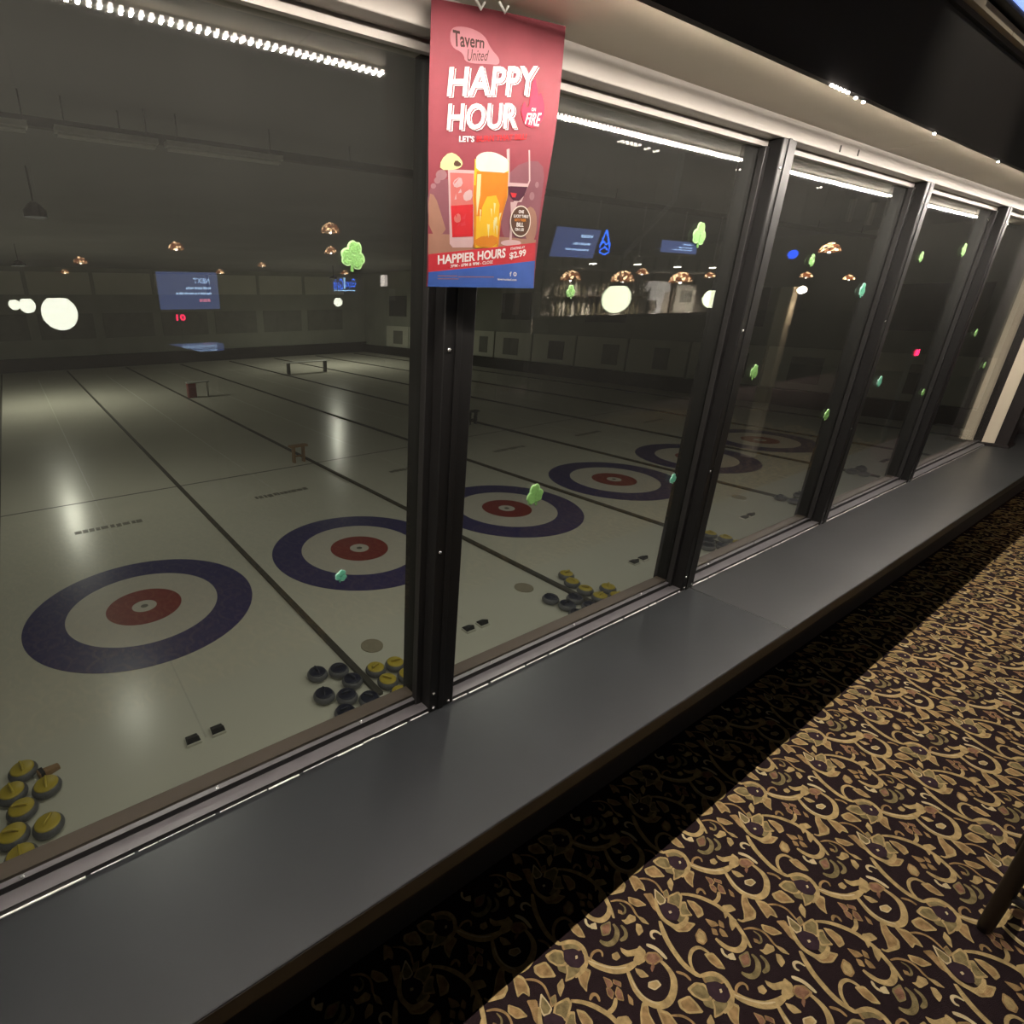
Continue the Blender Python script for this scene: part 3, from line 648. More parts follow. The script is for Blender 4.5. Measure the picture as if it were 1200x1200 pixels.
for nm, c in dict(p_white=(0.8, 0.76, 0.74), p_red=(0.98, 0.055, 0.13), p_band=(0.60, 0.075, 0.095), p_blue=(0.10, 0.19, 0.50), p_dark=(0.10, 0.045, 0.04), p_glow=(0.50, 0.24, 0.27),
        p_amber=(0.68, 0.28, 0.035), p_gold=(0.75, 0.50, 0.05), p_foam=(0.78, 0.68, 0.60), p_lime=(0.70, 0.66, 0.38), p_pink=(0.62, 0.22, 0.20), p_scarlet=(0.60, 0.05, 0.06), p_wine=(0.13, 0.035, 0.07),
        p_mauve=(0.31, 0.14, 0.165), p_haze=(0.40, 0.23, 0.25), p_table=(0.42, 0.25, 0.19), p_brown=(0.16, 0.09, 0.06), p_glass=(0.62, 0.45, 0.45), p_shadow=(0.25, 0.05, 0.07), p_orange=(0.65, 0.28, 0.04), p_deep=(0.36, 0.08, 0.10)).items():
    M[nm] = mat('poster_'+nm[2:], tuple(k**1.3*0.52 for k in c), 0.55, var=0.16, scale=30, spec=0.12)
g = MB(); NU, NV = 14, 22
for off in (0.0, -0.0006):
    g.add([sheet(i/NU, j/NV, off) for j in range(NV+1) for i in range(NU+1)],
          [((j*(NU+1)+i), (j*(NU+1)+i+1), ((j+1)*(NU+1)+i+1), ((j+1)*(NU+1)+i)) for j in range(NV) for i in range(NU)])
g.build('sheet', M['p_base'], po, True)
def tri_fill(P, lim=0.07):                   # cut an outline into small triangles so that it follows the curl
    import mathutils.geometry as mg
    T = [[P[i] for i in t] for t in mg.tessellate_polygon([[Vector((x, y, 0)) for x, y in P]])]
    out = []
    while T:
        a, b, c = T.pop(); e = [math.dist(a, b), math.dist(b, c), math.dist(c, a)]; k = e.index(max(e))
        if e[k] <= lim: out.append((a, b, c)); continue
        p, q, r = ((a, b, c), (b, c, a), (c, a, b))[k]; mdl = ((p[0]+q[0])/2, (p[1]+q[1])/2); T += [[p, mdl, r], [mdl, q, r]]
    return out
def print_px(name, poly, mt, lvl, oy=0, conv=True, smooth=0):
    if conv: poly = [(480+x/6, oy+y/6) for x, y in poly]
    P = [uv_of(*p) for p in poly]
    if smooth: P = chaikin(P, smooth)
    b = MB()
    for t in tri_fill(P): b.add([sheet(u, v, 0.00012*lvl) for u, v in t], [(0, 1, 2)])
    return b.build(name, M[mt], po)
def text_mesh(s, shear=0.0, bold=0.0, sp=1.0):
    cu = bpy.data.curves.new('t', 'FONT'); cu.body = s; cu.shear = shear; cu.offset = bold; cu.resolution_u = 3; cu.space_character = sp
    ob = bpy.data.objects.new('t', cu); me = bpy.data.meshes.new_from_object(ob)
    V = [tuple(v.co) for v in me.vertices]; Fc = [tuple(p.vertices) for p in me.polygons]
    bpy.data.objects.remove(ob); bpy.data.curves.remove(cu); bpy.data.meshes.remove(me)
    xs = [v[0] for v in V]; ys = [v[1] for v in V]; x0, x1, y0, y1 = min(xs), max(xs), min(ys), max(ys)
    return [((v[0]-x0)/(x1-x0), (v[1]-y0)/(y1-y0)) for v in V], Fc
def print_text(s, quad, mt, lvl, oy=0, shear=0.0, bold=0.0, sp=1.0):
    V, Fc = text_mesh(s, shear, bold, sp); Q = [(480+x/6, oy+y/6) for x, y in quad]; vs = []      # quad TL TR BR BL
    for a, b in V:
        x = (1-a)*b*Q[0][0]+a*b*Q[1][0]+a*(1-b)*Q[2][0]+(1-a)*(1-b)*Q[3][0]; y = (1-a)*b*Q[0][1]+a*b*Q[1][1]+a*(1-b)*Q[2][1]+(1-a)*(1-b)*Q[3][1]
        vs.append(sheet(*uv_of(x, y), 0.00012*lvl))
    return MB().add(vs, Fc).build('lettering', M[mt], po)
def ell(cx_, cy_, rx, ry, n=28, a0=0, a1=6.2832): return [(cx_+rx*math.cos(a0+(a1-a0)*k/n), cy_+ry*math.sin(a0+(a1-a0)*k/n)) for k in range(n)]
# background of the print
print_px('print_haze', [(126,250),(420,330),(420,720),(126,700)], 'p_mauve', 1, 150, smooth=2)
print_px('print_haze', [(600,230),(960,120),(930,520),(900,775),(600,800)], 'p_mauve', 1, 150, smooth=2)
print_px('print_haze', [(130,380),(170,400),(210,560),(240,690),(130,700)], 'p_table', 2, 150, smooth=1)
print_px('print_haze', [(800,470),(910,520),(895,760),(800,760)], 'p_table', 2, 150, smooth=2)
for c in ((210,250,34,38),(185,290,20,24),(852,412,22,30),(890,330,16,22),(160,330,16,20)): print_px('bokeh', ell(*c, n=16), 'p_haze', 3, 150)
print_px('table_print', [(128,690),(420,705),(900,740),(893,775),(128,860)], 'p_table', 2, 150)
# cocktail
print_px('glass_print', [(250,210),(418,222),(412,760),(400,800),(275,800),(256,770)], 'p_glass', 4, 150)
print_px('cocktail', [(262,235),(412,245),(408,500),(266,500)], 'p_pink', 5, 150)
print_px('cocktail', [(264,480),(408,470),(405,715),(272,720)], 'p_scarlet', 6, 150)
for q in ([(275,300),(330,260),(345,330),(290,350)], [(340,390),(400,350),(405,430),(350,450)], [(280,560),(320,530),(330,600),(290,610)]): print_px('ice_cube', q, 'p_glass' if q[0][1] < 400 else 'p_pink', 7, 150, smooth=1)
rq = random.Random(5)
for k in range(16):
    cx_, cy_ = rq.uniform(285, 395), rq.uniform(255, 690); print_px('ice_glint', [(cx_+rq.uniform(-22, 22), cy_+rq.uniform(-34, 34)) for _ in range(3)], ('p_glass' if rq.random() < 0.35 else 'p_pink') if cy_ < 470 else ('p_scarlet' if cy_ < 520 else 'p_band'), 7.4+k*0.03, 150)
for k in range(10):
    cx_, cy_ = rq.uniform(450, 600), rq.uniform(300, 680); print_px('beer_glint', [(cx_, cy_), (cx_+rq.uniform(8, 20), cy_+rq.uniform(-10, 10)), (cx_+rq.uniform(-6, 10), cy_+rq.uniform(40, 110))], 'p_gold' if cy_ < 430 else 'p_lime', 9.6+k*0.03, 150)
print_px('beer_edge', [(412,330),(424,330),(428,600),(420,800),(408,800)], 'p_orange', 10.2, 150); print_px('beer_edge', [(640,245),(654,245),(648,420),(604,600),(584,790),(572,790),(596,590),(634,420)], 'p_orange', 10.2, 150)
print_px('lime_slice', [(200,215),(208,140),(262,86),(312,112),(345,165),(330,200),(290,215)], 'p_lime', 7, 150, smooth=1)
print_px('lime_leaf', [(280,180),(300,140),(340,180),(310,195)], 'p_brown', 8, 150, smooth=1)
# wine glass
print_px('wine_glass', [(640,78),(662,72),(668,330),(710,440),(760,440),(800,345),(820,300),(806,85),(818,85),(832,300),(812,350),(765,455),(705,455),(655,340)], 'p_glass', 4, 150)
print_px('wine', [(657,340),(812,345),(785,410),(745,448),(700,446),(668,400)], 'p_wine', 5, 150)
print_px('wine_light', [(675,385),(725,392),(715,422),(690,420)], 'p_scarlet', 6, 150)
print_px('wine_rim', [(655,312),(815,322),(812,345),(655,338)], 'p_glass', 6, 150)
print_px('wine_stem', [(678,455),(735,455),(700,560),(690,740),(672,740),(684,560)], 'p_glass', 4, 150)
print_px('wine_foot', ell(685,765,82,24), 'p_glass', 5, 150)
# beer
print_px('beer_glass', [(420,140),(658,155),(652,420),(600,610),(580,800),(412,805),(418,600),(408,430)], 'p_gold', 7, 150)
print_px('beer', [(432,228),(650,240),(642,420),(600,560),(425,560),(420,420)], 'p_amber', 8, 150)
print_px('beer', [(470,420),(600,400),(575,700),(460,720)], 'p_gold', 9, 150, smooth=1)
print_px('beer', [(420,720),(580,700),(570,795),(425,800)], 'p_orange', 9, 150, smooth=1)
print_px('beer_foam', [(424,135),(450,105),(490,92),(545,95),(600,118),(650,150),(655,180),(652,245),(540,235),(428,228)], 'p_foam', 10, 150, smooth=1)
print_px('beer_shine', [(436,250),(462,250),(455,400),(432,560),(428,420)], 'p_lime', 10, 150)
# bands
print_px('red_band', [(128,852),(893,762),(884,905),(128,996)], 'p_band', 11, 150)
print_px('blue_band', [(128,996),(884,905),(864,1128),(124,1116)], 'p_blue', 11, 150)
print_text('HAPPIER HOURS', [(182,862),(640,806),(634,880),(182,936)], 'p_white', 12, 150, 0.0, 0.03)
print_text('STARTING AT', [(676,802),(796,788),(796,806),(676,822)], 'p_white', 12, 150, 0, 0.02)
print_text('$2.99', [(668,842),(806,812),(806,872),(668,900)], 'p_white', 12, 150, 0, 0.03)
print_text('3PM - 6PM & 9PM - CLOSE', [(260,936),(540,902),(538,928),(258,962)], 'p_white', 12, 150, 0, 0.02)
for (a, b, y) in ((182, 300, 1028), (306, 545, 1036), (182, 308, 1052)): print_px('fine_print', [(a,y-5),(b,y-3),(b,y+4),(a,y+2)], 'p_haze', 12, 150)
print_text('tavernunited.com', [(570,1044),(720,1050),(718,1068),(570,1062)], 'p_white', 12, 150, 0, 0.02)
print_text('f', [(666,994),(682,994),(680,1030),(666,1030)], 'p_white', 12, 150, 0, 0.03)
print_px('social_icon', [(696,996),(722,998),(720,1030),(695,1028)], 'p_white', 12, 150, smooth=1); print_px('social_icon', ell(708,1013,7,9,12), 'p_blue', 13, 150)
# badge
print_px('badge', ell(760,600,86,119,36), 'p_foam', 12, 150); print_px('badge', ell(760,600,79,110,36), 'p_brown', 13, 150)
for s, q, mt in (('ONE', [(742,514),(786,516),(784,541),(741,539)], 'p_white'), ('LUCKY TABLE', [(702,548),(826,552),(824,574),(702,570)], 'p_white'), ('GETS THEIR', [(708,578),(806,582),(804,602),(708,598)], 'p_orange'), ('BILL', [(727,608),(786,610),(784,642),(726,640)], 'p_white'), ('ON US!', [(714,648),(788,652),(786,675),(714,671)], 'p_white')):
    print_text(s, q, mt, 14, 150, 0, 0.03)
# headline
print_px('logo_glow', [(262,190),(300,160),(400,175),(490,225),(530,310),(590,370),(585,415),(520,405),(360,395),(350,330),(270,290)], 'p_glow', 4, 0, smooth=2)
print_text('Tavern', [(280,182),(487,236),(482,306),(286,288)], 'p_dark', 6, 0, 0, 0.02); print_text('United', [(372,306),(516,318),(508,384),(374,382)], 'p_dark', 6, 0, 0.25, 0.0)
for dx, dy, mt, lv in ((18, 14, 'p_shadow', 6), (13, 10, 'p_white', 7), (7, 5, 'p_deep', 8), (0, 0, 'p_white', 9)):
    print_text('HAPPY', [(262+dx,416+dy),(874+dx,426+dy),(846+dx,616+dy),(246+dx,606+dy)], mt, lv, 0, 0.0, 0.022, 1.02)
    print_text('HOUR', [(256+dx,654+dy),(722+dx,664+dy),(708+dx,836+dy),(244+dx,836+dy)], mt, lv, 0, 0.0, 0.022, 1.02)
print_px('flame', [(742,730),(752,680),(772,650),(780,700),(806,690),(812,610),(850,482),(866,560),(880,640),(892,590),(918,650),(926,730),(900,800),(835,836),(775,815)], 'p_red', 8, 0, smooth=1)
print_text('ON', [(822,698),(856,700),(854,724),(820,722)], 'p_white', 9, 0, 0, 0.03); print_text('FIRE', [(786,734),(902,734),(882,826),(770,806)], 'p_white', 9, 0, 0.1, 0.02)
print_text("LET'S", [(322,876),(418,880),(416,922),(320,918)], 'p_white', 6, 0, 0, 0.03); print_text('BURN THAT BILL!', [(434,880),(790,872),(786,912),(432,922)], 'p_scarlet', 6, 0, 0, 0.02)
# clips and tape that hold the sheet
for (px, py) in ((562, 12), (590, 16)):
    p = on_y(px, py, CAM.y+0.88); MB().tube([(p.x-0.012, p.y, p.z+0.014), (p.x, p.y-0.004, p.z), (p.x+0.010, p.y, p.z+0.012)], 0.0022, 6).build('ribbon_clip', M['fixture'], po)

# ================================================================== shamrock stickers on the panes
def sham(px, py, wpx, hpx, label, teal=False, rot=0.0, name='shamrock_sticker', mats=None):
    p = on_y(px, py, -0.005); a = on_y(px-wpx/2, py, -0.005); b = on_y(px+wpx/2, py, -0.005); c = on_y(px, py-hpx/2, -0.005); d = on_y(px, py+hpx/2, -0.005)
    W_ = b.x-a.x; H_ = c.z-d.z; s = max(0.012, H_*1.0)
    t = thing(name, label, 'sticker', (p.x, -0.0032, p.z), group='shamrock stickers on the windows'); t.rotation_euler = (0, rot, 0)
    mats = mats or (('shamteal', 'tealrim') if teal else ('shamrock', 'shamrim'))
    def heart(ang, k):                       # fat heart shaped leaf growing from the middle
        P = []
        for i in range(22):
            th = 2*math.pi*i/22; x = 0.30*math.sin(th)*(1.0-0.12*math.cos(th)); z = 0.27+0.27*math.cos(th)-0.075*math.exp(-(min(th, 2*math.pi-th)/0.38)**2)
            x, z = x*k, 0.27+(z-0.27)*k; P.append((s*(x*math.cos(ang)+z*math.sin(ang)), s*(-x*math.sin(ang)+z*math.cos(ang))))
        return P
    for q, ang in enumerate((0, 1.95, -1.95)):
        lf = MB().prism(heart(ang, 1.0), -0.0020-0.00012*q, -0.00002*q).build('leaf', M[mats[1]], t)
        MB().prism(heart(ang, 0.80), -0.0030-0.00012*q, -0.0018).build('glitter_face', M[mats[0]], lf)
    MB().prism([(x*s, z*s) for x, z in ((-0.05, 0.02), (0.05, 0.02), (0.05, -0.2), (0.13, -0.5), (0.02, -0.52), (-0.05, -0.25))], -0.0024, -0.0001).build('stem', M[mats[0]], t)
S = 'shamrock sticker'
sham(414, 300, 32, 36, 'largest green glitter shamrock sticker, on the left window', rot=0.25)
sham(400, 675, 14, 14, 'small pale teal shamrock sticker over the second blue ring', True, 0.4)
sham(627, 580, 21, 25, 'light green shamrock sticker over the rings of the third sheet', rot=-0.15)
sham(669, 342, 13, 16, 'bright green shamrock sticker just right of the poster foot')
sham(820, 275, 17, 30, 'tall green shamrock sticker high in the second window', rot=0.1)
sham(789, 561, 9, 11, 'tiny teal shamrock sticker low beside the second mullion', True)
sham(884, 436, 12, 17, 'green shamrock sticker on the mid height of the third window', rot=0.3)
sham(952, 305, 9, 15, 'pale green shamrock sticker near the top of the third window', rot=0.2)
sham(1011, 340, 10, 17, 'teal shamrock sticker near the third mullion', True, 0.2)
sham(969, 486, 7, 12, 'small pale shamrock sticker low in the third window', rot=0.3)
sham(1080, 301, 8, 13, 'yellow green shamrock sticker beside the fourth mullion', rot=0.2)
sham(1130, 293, 11, 16, 'green shamrock sticker high in the fourth window', rot=0.2)
sham(1031, 447, 6, 12, 'small pale teal shamrock sticker low in the fourth window', True, 0.3)
sham(1082, 460, 6, 8, 'tiny pale shamrock sticker low in the fifth window', rot=0.2)
sham(1144, 390, 6, 9, 'tiny pale shamrock sticker in the fifth window left of the cream strip', rot=0.2)
sham(1154, 428, 5, 7, 'tiny shamrock sticker over the mirrored cream strip', rot=0.2)

# ================================================================== pub things, most seen mirrored in the panes
def cord(parent, z0, zt, r=0.006, mt='black'): return MB().tube([(0, 0, z0), (0, 0, zt)], r, 6).build('cord', M[mt], parent)
for i, (px, py, wpx, rad, mt, lb) in enumerate((
    (70, 367, 38, .125, 'globe', 'largest glowing white globe lamp mirrored at the left'), (32, 358, 17, .11, 'globe', 'small globe lamp mirrored just left of the largest one'),
    (17, 357, 12, .09, 'globe', 'smallest globe lamp at the left edge, half behind another'), (396, 354, 10, .076, 'globe', 'tiny globe lamp mirrored under the blue neon sign'),
    (722, 350, 31.5, .125, 'globe_g', 'large pale green globe lamp mirrored in the second window'), (835, 350, 20.5, .125, 'globe_g', 'smaller pale green globe lamp mirrored beside the second mullion'))):
    zc = 2*rad*F/wpx; p = mirr(px, py, zc); t = thing('globe_lamp', lb, 'pendant lamp', p, group='globe pendant lamps in the pub')
    MB().sphere((0, 0, 0), rad, 28, 16).build('globe', M[mt], t, True)
    MB().lathe([(rad*0.55, rad*0.86), (rad*0.5, rad*1.02), (0.02, rad*1.15)], 20).build('cap', M['black'], t, True); cord(t, rad*1.1, CEIL-p.z)
for (px, py, wpx, lb) in ((206,288,19,'stained glass lamp mirrored above the left television'),(94,305,16,'dim stained glass lamp mirrored above the largest globe'),(76,318,10,'tiny stained glass lamp mirrored at the far left'),
    (387,267,24,'highest stained glass lamp left of the large shamrock'),(388,293,16,'lower stained glass lamp left of the large shamrock'),(307,310,10,'faint small stained glass lamp right of the left television'),(258,318,10,'tiny lamp at the corner of the left television'),
    (404,319,10,'tiny stained glass lamp above the neon sign'),(669,323,25,'stained glass bar lamp right of the poster'),(730,324,28,'stained glass bar lamp above the green globe'),(753,318,14,'small stained glass lamp between two bar lamps'),
    (798,325,26,'brightest stained glass bar lamp above the wall frame'),(832,322,12,'small stained glass lamp above the smaller globe'),(873,262,13,'stained glass lamp high beside the second mullion'),
    (973,290,23,'stained glass lamp high in the third window'),(945,322,13,'small stained glass lamp low in the third window'),(995,325,12,'small stained glass lamp by the teal shamrock')):
    zc = min(0.36*F/wpx, 8.6 if px > 600 or py < 290 else 10.5); dia = wpx*zc/F*0.93; p = mirr(px, py, zc)
    if p.y > -1.6: zc = zc
    t = thing('stained_glass_lamp', lb, 'pendant lamp', p, group='stained glass pendant lamps'); R_ = dia/2
    MB().lathe([(R_, -R_*0.42), (R_*0.98, -R_*0.30), (R_*0.86, 0.0), (R_*0.62, R_*0.27), (R_*0.3, R_*0.44), (R_*0.12, R_*0.5)], 16, closed=False).build('shade', M['stained'], t)
    MB().lathe([(R_*1.02, -R_*0.46), (R_*1.03, -R_*0.41), (R_*1.0, -R_*0.40)], 16, closed=False).build('rim', M['brass'], t)
    MB().lathe([(R_*0.14, R_*0.5), (R_*0.10, R_*0.62), (0.012, R_*0.7)], 12).build('cap', M['brass'], t)
    MB().sphere((0, 0, -R_*0.45), R_*0.13, 10, 6).build('bulb', M['downlight'], t); cord(t, R_*0.6, CEIL-p.z)

def screen(px0, py0, px1, py1, zc, label, name='television', tilt=0.0, rz=0.0, text=True):
    a = mirr(px0, (py0+py1)/2, zc); dy = a.y
    def at(px, py):                                                # mirrored point on the plane y=dy
        d = ray(px, py); s = (-dy-CAM.y)/d.y; return CAM+d*s
    A, B = at(px0, py0), at(px1, py1); W_, H_ = B.x-A.x, A.z-B.z; c = Vector(((A.x+B.x)/2, dy, (A.z+B.z)/2))
    t = thing(name, label, 'television', c, rz); t.rotation_euler = (tilt, 0, rz); w2, h2 = W_/2, H_/2
    MB().box(-w2-.02, w2+.02, -0.06, 0, -h2-.02, h2+.02).build('casing', M['black'], t)
    sc = MB().box(-w2, w2, 0, 0.003, -h2, h2).build('display', M['tvblue'], t)
    MB().tube([(0, -0.06, 0), (0, -0.16, 0.05), (0, -0.16, CEIL-c.z-0.02)], 0.02).build('ceiling_mount', M['black'], t)
    # the viewer in the room faces -y, so the text's left is at +x
    def tx(s, x0, x1, z0, z1, mt):
        V, Fc = text_mesh(s, 0, 0.02); MB().add([(w2-2*w2*(x0+(x1-x0)*u), 0.0045, -h2+2*h2*(z0+(z1-z0)*v)) for u, v in V], Fc).build('lettering', M[mt], sc)
    def bar(x0, x1, z0, z1, mt, k):
        b = MB(); x = x0; rr = random.Random(k)
        while x < x1-0.01:
            l = min(rr.uniform(.03, .09), x1-x); b.box(w2-2*w2*(x+l), w2-2*w2*x, 0.003, 0.0045, -h2+2*h2*z0, -h2+2*h2*z1); x += l+0.012
        b.build('text_line', M[mt], sc)
    if text:
        tx('NEXT', 0.14, 0.41, 0.70, 0.84, 'tvtext'); bar(0.13, 0.55, 0.54, 0.60, 'tvtext', 1); bar(0.13, 0.72, 0.40, 0.455, 'tvtext', 2); bar(0.16, 0.35, 0.20, 0.28, 'tvred', 3)
    else:
        bar(0.15, 0.42, 0.70, 0.80, 'tvtext', 1); bar(0.15, 0.55, 0.45, 0.52, 'tvtext', 2); bar(0.15, 0.7, 0.25, 0.31, 'tvtext', 3)
    return t
screen(182, 318, 258, 362, 10.4, 'blue television showing NEXT, mirrored in the left window')
screen(650, 265, 697, 303, 7.4, 'tilted blue television mirrored right of the poster', tilt=math.radians(-14), text=False)
screen(776, 281, 815, 298, 7.6, 'dim television mirrored under the tall shamrock', text=False).children[1].data.materials[0] = M['black']
# television on the bulkhead at the top right corner
t = thing('television', 'television on the bulkhead, blue corner in the top right of the picture', 'television', (2.98, -0.305, 2.62))
MB().box(-0.56, 0.56, 0, 0.038, -0.305, 0.33).build('casing', M['black'], t); MB().box(-0.53, 0.53, -0.003, 0, -0.293, 0.30).build('display', M['tvblue'], t)
MB().tube([(-0.5+0.07*math.cos(a*0.3)+a*0.012, -0.004, -0.22+0.05*math.sin(a*0.3)) for a in range(22)], 0.004, 6).build('screen_swirl', M['tvtext'], t)
t = thing('added_rail_spot', 'added unseen ceiling spot brightening the tan rail on the bulkhead', 'spotlight', (3.0, -1.15, CEIL-0.14))  # unseen fixture, added only to brighten the tan rail
MB().tube([(0, 0, 0.14), (0, 0, 0.02)], 0.012).build('stem', M['black'], t); v_ = Vector((-0.25, 0.87, -0.82)).normalized()
MB().tube([tuple(-v_*0.06), tuple(v_*0.06)], 0.04, 14).build('can', M['black'], t)
sp_ = spot('added_rail_light', t, tuple(v_*0.07), 24.0, math.radians(48), (1.0, 0.9, 0.75), 0.8, 0.02); sp_.rotation_mode = 'QUATERNION'; sp_.rotation_quaternion = v_.to_track_quat('-Z', 'Y')

# neon sign on a blue panel
c = mirr(404, 333, 11.0); t = thing('neon_sign', 'blue neon Guys and Gals sign on a blue panel, mirrored in the left window', 'neon sign', c)
k_ = 11.0/F
MB().box(-22*k_, 24*k_, -0.06, -0.02, -12*k_, 20*k_).build('panel', M['bluepanel'], t)
def neon_text(s, x0, x1, mt):
    V, Fc = text_mesh(s, 0.2, 0.0, 1.1); MB().add([(x1-(x1-x0)*u, 0.0, -6*k_+12*k_*v) for u, v in V], Fc).build('lettering', M[mt], t)
neon_text('Guys', 1*k_, 15*k_, 'neon'); neon_text('Gals', -15*k_, -2*k_, 'neon')
MB().box(-0.5*k_, 0.5*k_, -0.02, 0.005, -5*k_, 7*k_).build('bar', M['neonw'], t); MB().tube([(-14*k_, 0, -7*k_), (14*k_, 0, -7*k_)], 0.008).build('underline', M['neonw'], t)
MB().tube([(0, -0.06, 20*k_), (0, -0.06, CEIL-c.z)], 0.012).build('hanger', M['black'], t)
# neon teardrop by the tilted television
c = mirr(709, 286, 7.2); k_ = 7.2/F; t = thing('neon_sign', 'small blue triangular neon sign beside the tilted television', 'neon sign', c)
MB().tube([(0, 0, 15*k_), (-9*k_, 0, -2*k_), (-8*k_, 0, -9*k_), (0, 0, -11*k_), (8*k_, 0, -9*k_), (9*k_, 0, -2*k_), (0, 0, 15*k_)], 0.009).build('outline_tube', M['neon'], t)
MB().tube([(-7*k_, 0, 0), (-3*k_, 0, 3*k_), (2*k_, 0, -1*k_), (6*k_, 0, 2*k_)], 0.008).build('inner_tube', M['neon'], t); MB().tube([(-6*k_, 0, -6*k_), (0, 0, -3*k_), (6*k_, 0, -6*k_)], 0.008).build('inner_tube', M['neon'], t)
MB().tube([(0, 0, 15*k_), (0, 0, CEIL-c.z)], 0.006).build('hanger', M['black'], t)
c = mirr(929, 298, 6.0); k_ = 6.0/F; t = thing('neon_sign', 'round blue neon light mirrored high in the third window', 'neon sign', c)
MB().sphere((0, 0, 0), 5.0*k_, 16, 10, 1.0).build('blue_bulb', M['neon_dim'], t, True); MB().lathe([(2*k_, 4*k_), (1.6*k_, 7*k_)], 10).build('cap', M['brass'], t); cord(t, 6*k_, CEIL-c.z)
# red digit displays
for (px, py, zc, s, lb) in ((212, 372, 10.2, '01', 'red digit display mirrored under the left television'), (1074, 413, 5.2, '01', 'red digit display mirrored in the fourth window')):
    c = mirr(px, py, zc); k_ = zc/F; t = thing('digit_display', lb, 'clock', c)
    MB().box(-8*k_, 8*k_, -0.05, 0, -6*k_, 6*k_).build('case', M['black'], t)
    V, Fc = text_mesh(s, 0, 0.03); MB().add([(5.5*k_-11*k_*u, 0.004, -3.5*k_+7*k_*v) for u, v in V], Fc).build('digits', M['ledred'], t)
    MB().tube([(0, -0.03, -6*k_), (0, -0.03, -c.z+0.02)], 0.02).build('stand', M['black'], t); MB().lathe([(0.16, 0), (0.15, 0.02)], 20, (0, -0.03, -c.z+0.002)).build('foot', M['black'], t)
# lit paper shade and framed sheet on posts
c = mirr(452, 329, 10.5); k_ = 10.5/F; t = thing('paper_lamp', 'lit square paper lamp mirrored left of the poster', 'lamp', c)
MB().box(-5*k_, 5*k_, -0.06, 0.06, -6*k_, 6*k_).build('shade', M['sconce'], t, bevel=0.01); MB().tube([(0, 0, -6*k_), (0, 0, -c.z+0.01)], 0.02).build('pole', M['black'], t); MB().lathe([(0.16, 0), (0.14, 0.025)], 20, (0, 0, -c.z+0.002)).build('foot', M['black'], t)
for (px, py, w_, h_, zc, lb) in ((460, 345, 4, 7, 10.3, 'small pale notice mirrored under the paper lamp'), (629, 357, 6, 14, 8.2, 'pale notice board mirrored below the right edge of the poster'), (606, 352, 4, 16, 9.2, 'narrow tan notice strip mirrored under the poster'), (590, 352, 3, 14, 8.5, 'narrow pale notice strip mirrored under the poster, next to the mullion')):
    c = mirr(px, py, zc); k_ = zc/F; t = thing('notice_board', lb, 'notice', c)
    MB().box(-w_*k_, w_*k_, -0.03, 0, -h_*k_, h_*k_).build('sheet', M['paper'], t); MB().tube([(0, -0.02, -h_*k_), (0, -0.02, -c.z+0.01)], 0.02).build('stand', M['black'], t); MB().lathe([(0.14, 0), (0.12, 0.025)], 20, (0, -0.02, -c.z+0.002)).build('foot', M['black'], t)

# the bar -------------------------------------------------------------
BY = -6.6
def bar_at(px, py, y=BY):
    d = ray(px, py); s = (-y-CAM.y)/d.y; p = CAM+d*s; return p.x, p.z
bx0, bz0 = bar_at(640, 368); bx1, _ = bar_at(872, 364); BT = bz0; bx2 = bar_at(762, 350)[0]
bk = thing('back_bar', 'lit back bar wall with shelves mirrored in the second window', 'back bar', (0, BY-0.35, 0))
MB().box(bx0, bx1, -0.1, 0, 0, 2.45).build('back_panel', M['stainless'], bk)
t = thing('bar_cabinet', 'low dark cabinet along the back bar', 'cabinet', (0, BY-0.29, 0)); MB().box(bx0, bx1, 0.0, 0.3, 0.0, BT-0.3).build('cabinet_body', M['barwood'], t)
t = thing('bar_canopy', 'pale canopy edge above the back bar', 'canopy', (0, BY-0.29, 0)); MB().box(bx0, bx1, 0, 0.44, 2.12, 2.16).build('canopy_board', M['stainless'], t)
for xx in (bx0+0.3, (bx0+bx1)/2, bx1-0.3): MB().tube([(xx, 0.3, 2.16), (xx, 0.3, CEIL)], 0.012).build('hanger', M['black'], t)
for z, nm in ((BT-0.05, 'lower'), (BT+0.34, 'upper')):
    t = thing('bar_shelf', nm+' bottle shelf on the back bar', 'shelf', (0, BY-0.29, z)); MB().box(bx0+0.3, bx2, 0, 0.2, -0.025, 0).build('shelf_board', M['barwood'], t)
    for i in range(6): MB().box(bx0+0.5+i*(bx2-bx0-0.6)/5, bx0+0.52+i*(bx2-bx0-0.6)/5, -0.01, 0.16, -0.06, -0.025).build('bracket', M['brass'], t)
for i in range(9):
    xx = bx0+0.2+(bx1-bx0-0.4)*i/8; MB().box(xx-0.03, xx+0.03, 0, 0.05, 0, 2.45).build('stile', M['barwood'], bk)
ct = thing('bar_counter', 'long dark bar counter mirrored in the second window', 'bar counter', (0, BY+0.9, 0))
MB().box(bx0-1.2, bx1+0.4, -0.3, 0.3, BT-0.06, BT).build('counter_top', M['glossblack'], ct, bevel=0.01); MB().box(bx0-1.1, bx1+0.3, -0.22, 0.12, 0, BT-0.06).build('front_panel', M['barwood'], ct)
bt = [MB().lathe([(0.036, 0), (0.038, 0.01), (0.038, 0.17), (0.03, 0.21), (0.013, 0.235), (0.013, 0.29), (0.016, 0.30)], 14).mesh('bottle', M[k], True) for k in ('bottle', 'bottle_b')]
capm = MB().lathe([(0.017, 0.30), (0.017, 0.325)], 10).mesh('bottle_cap', M['brass'])
rr = random.Random(3); n = 0
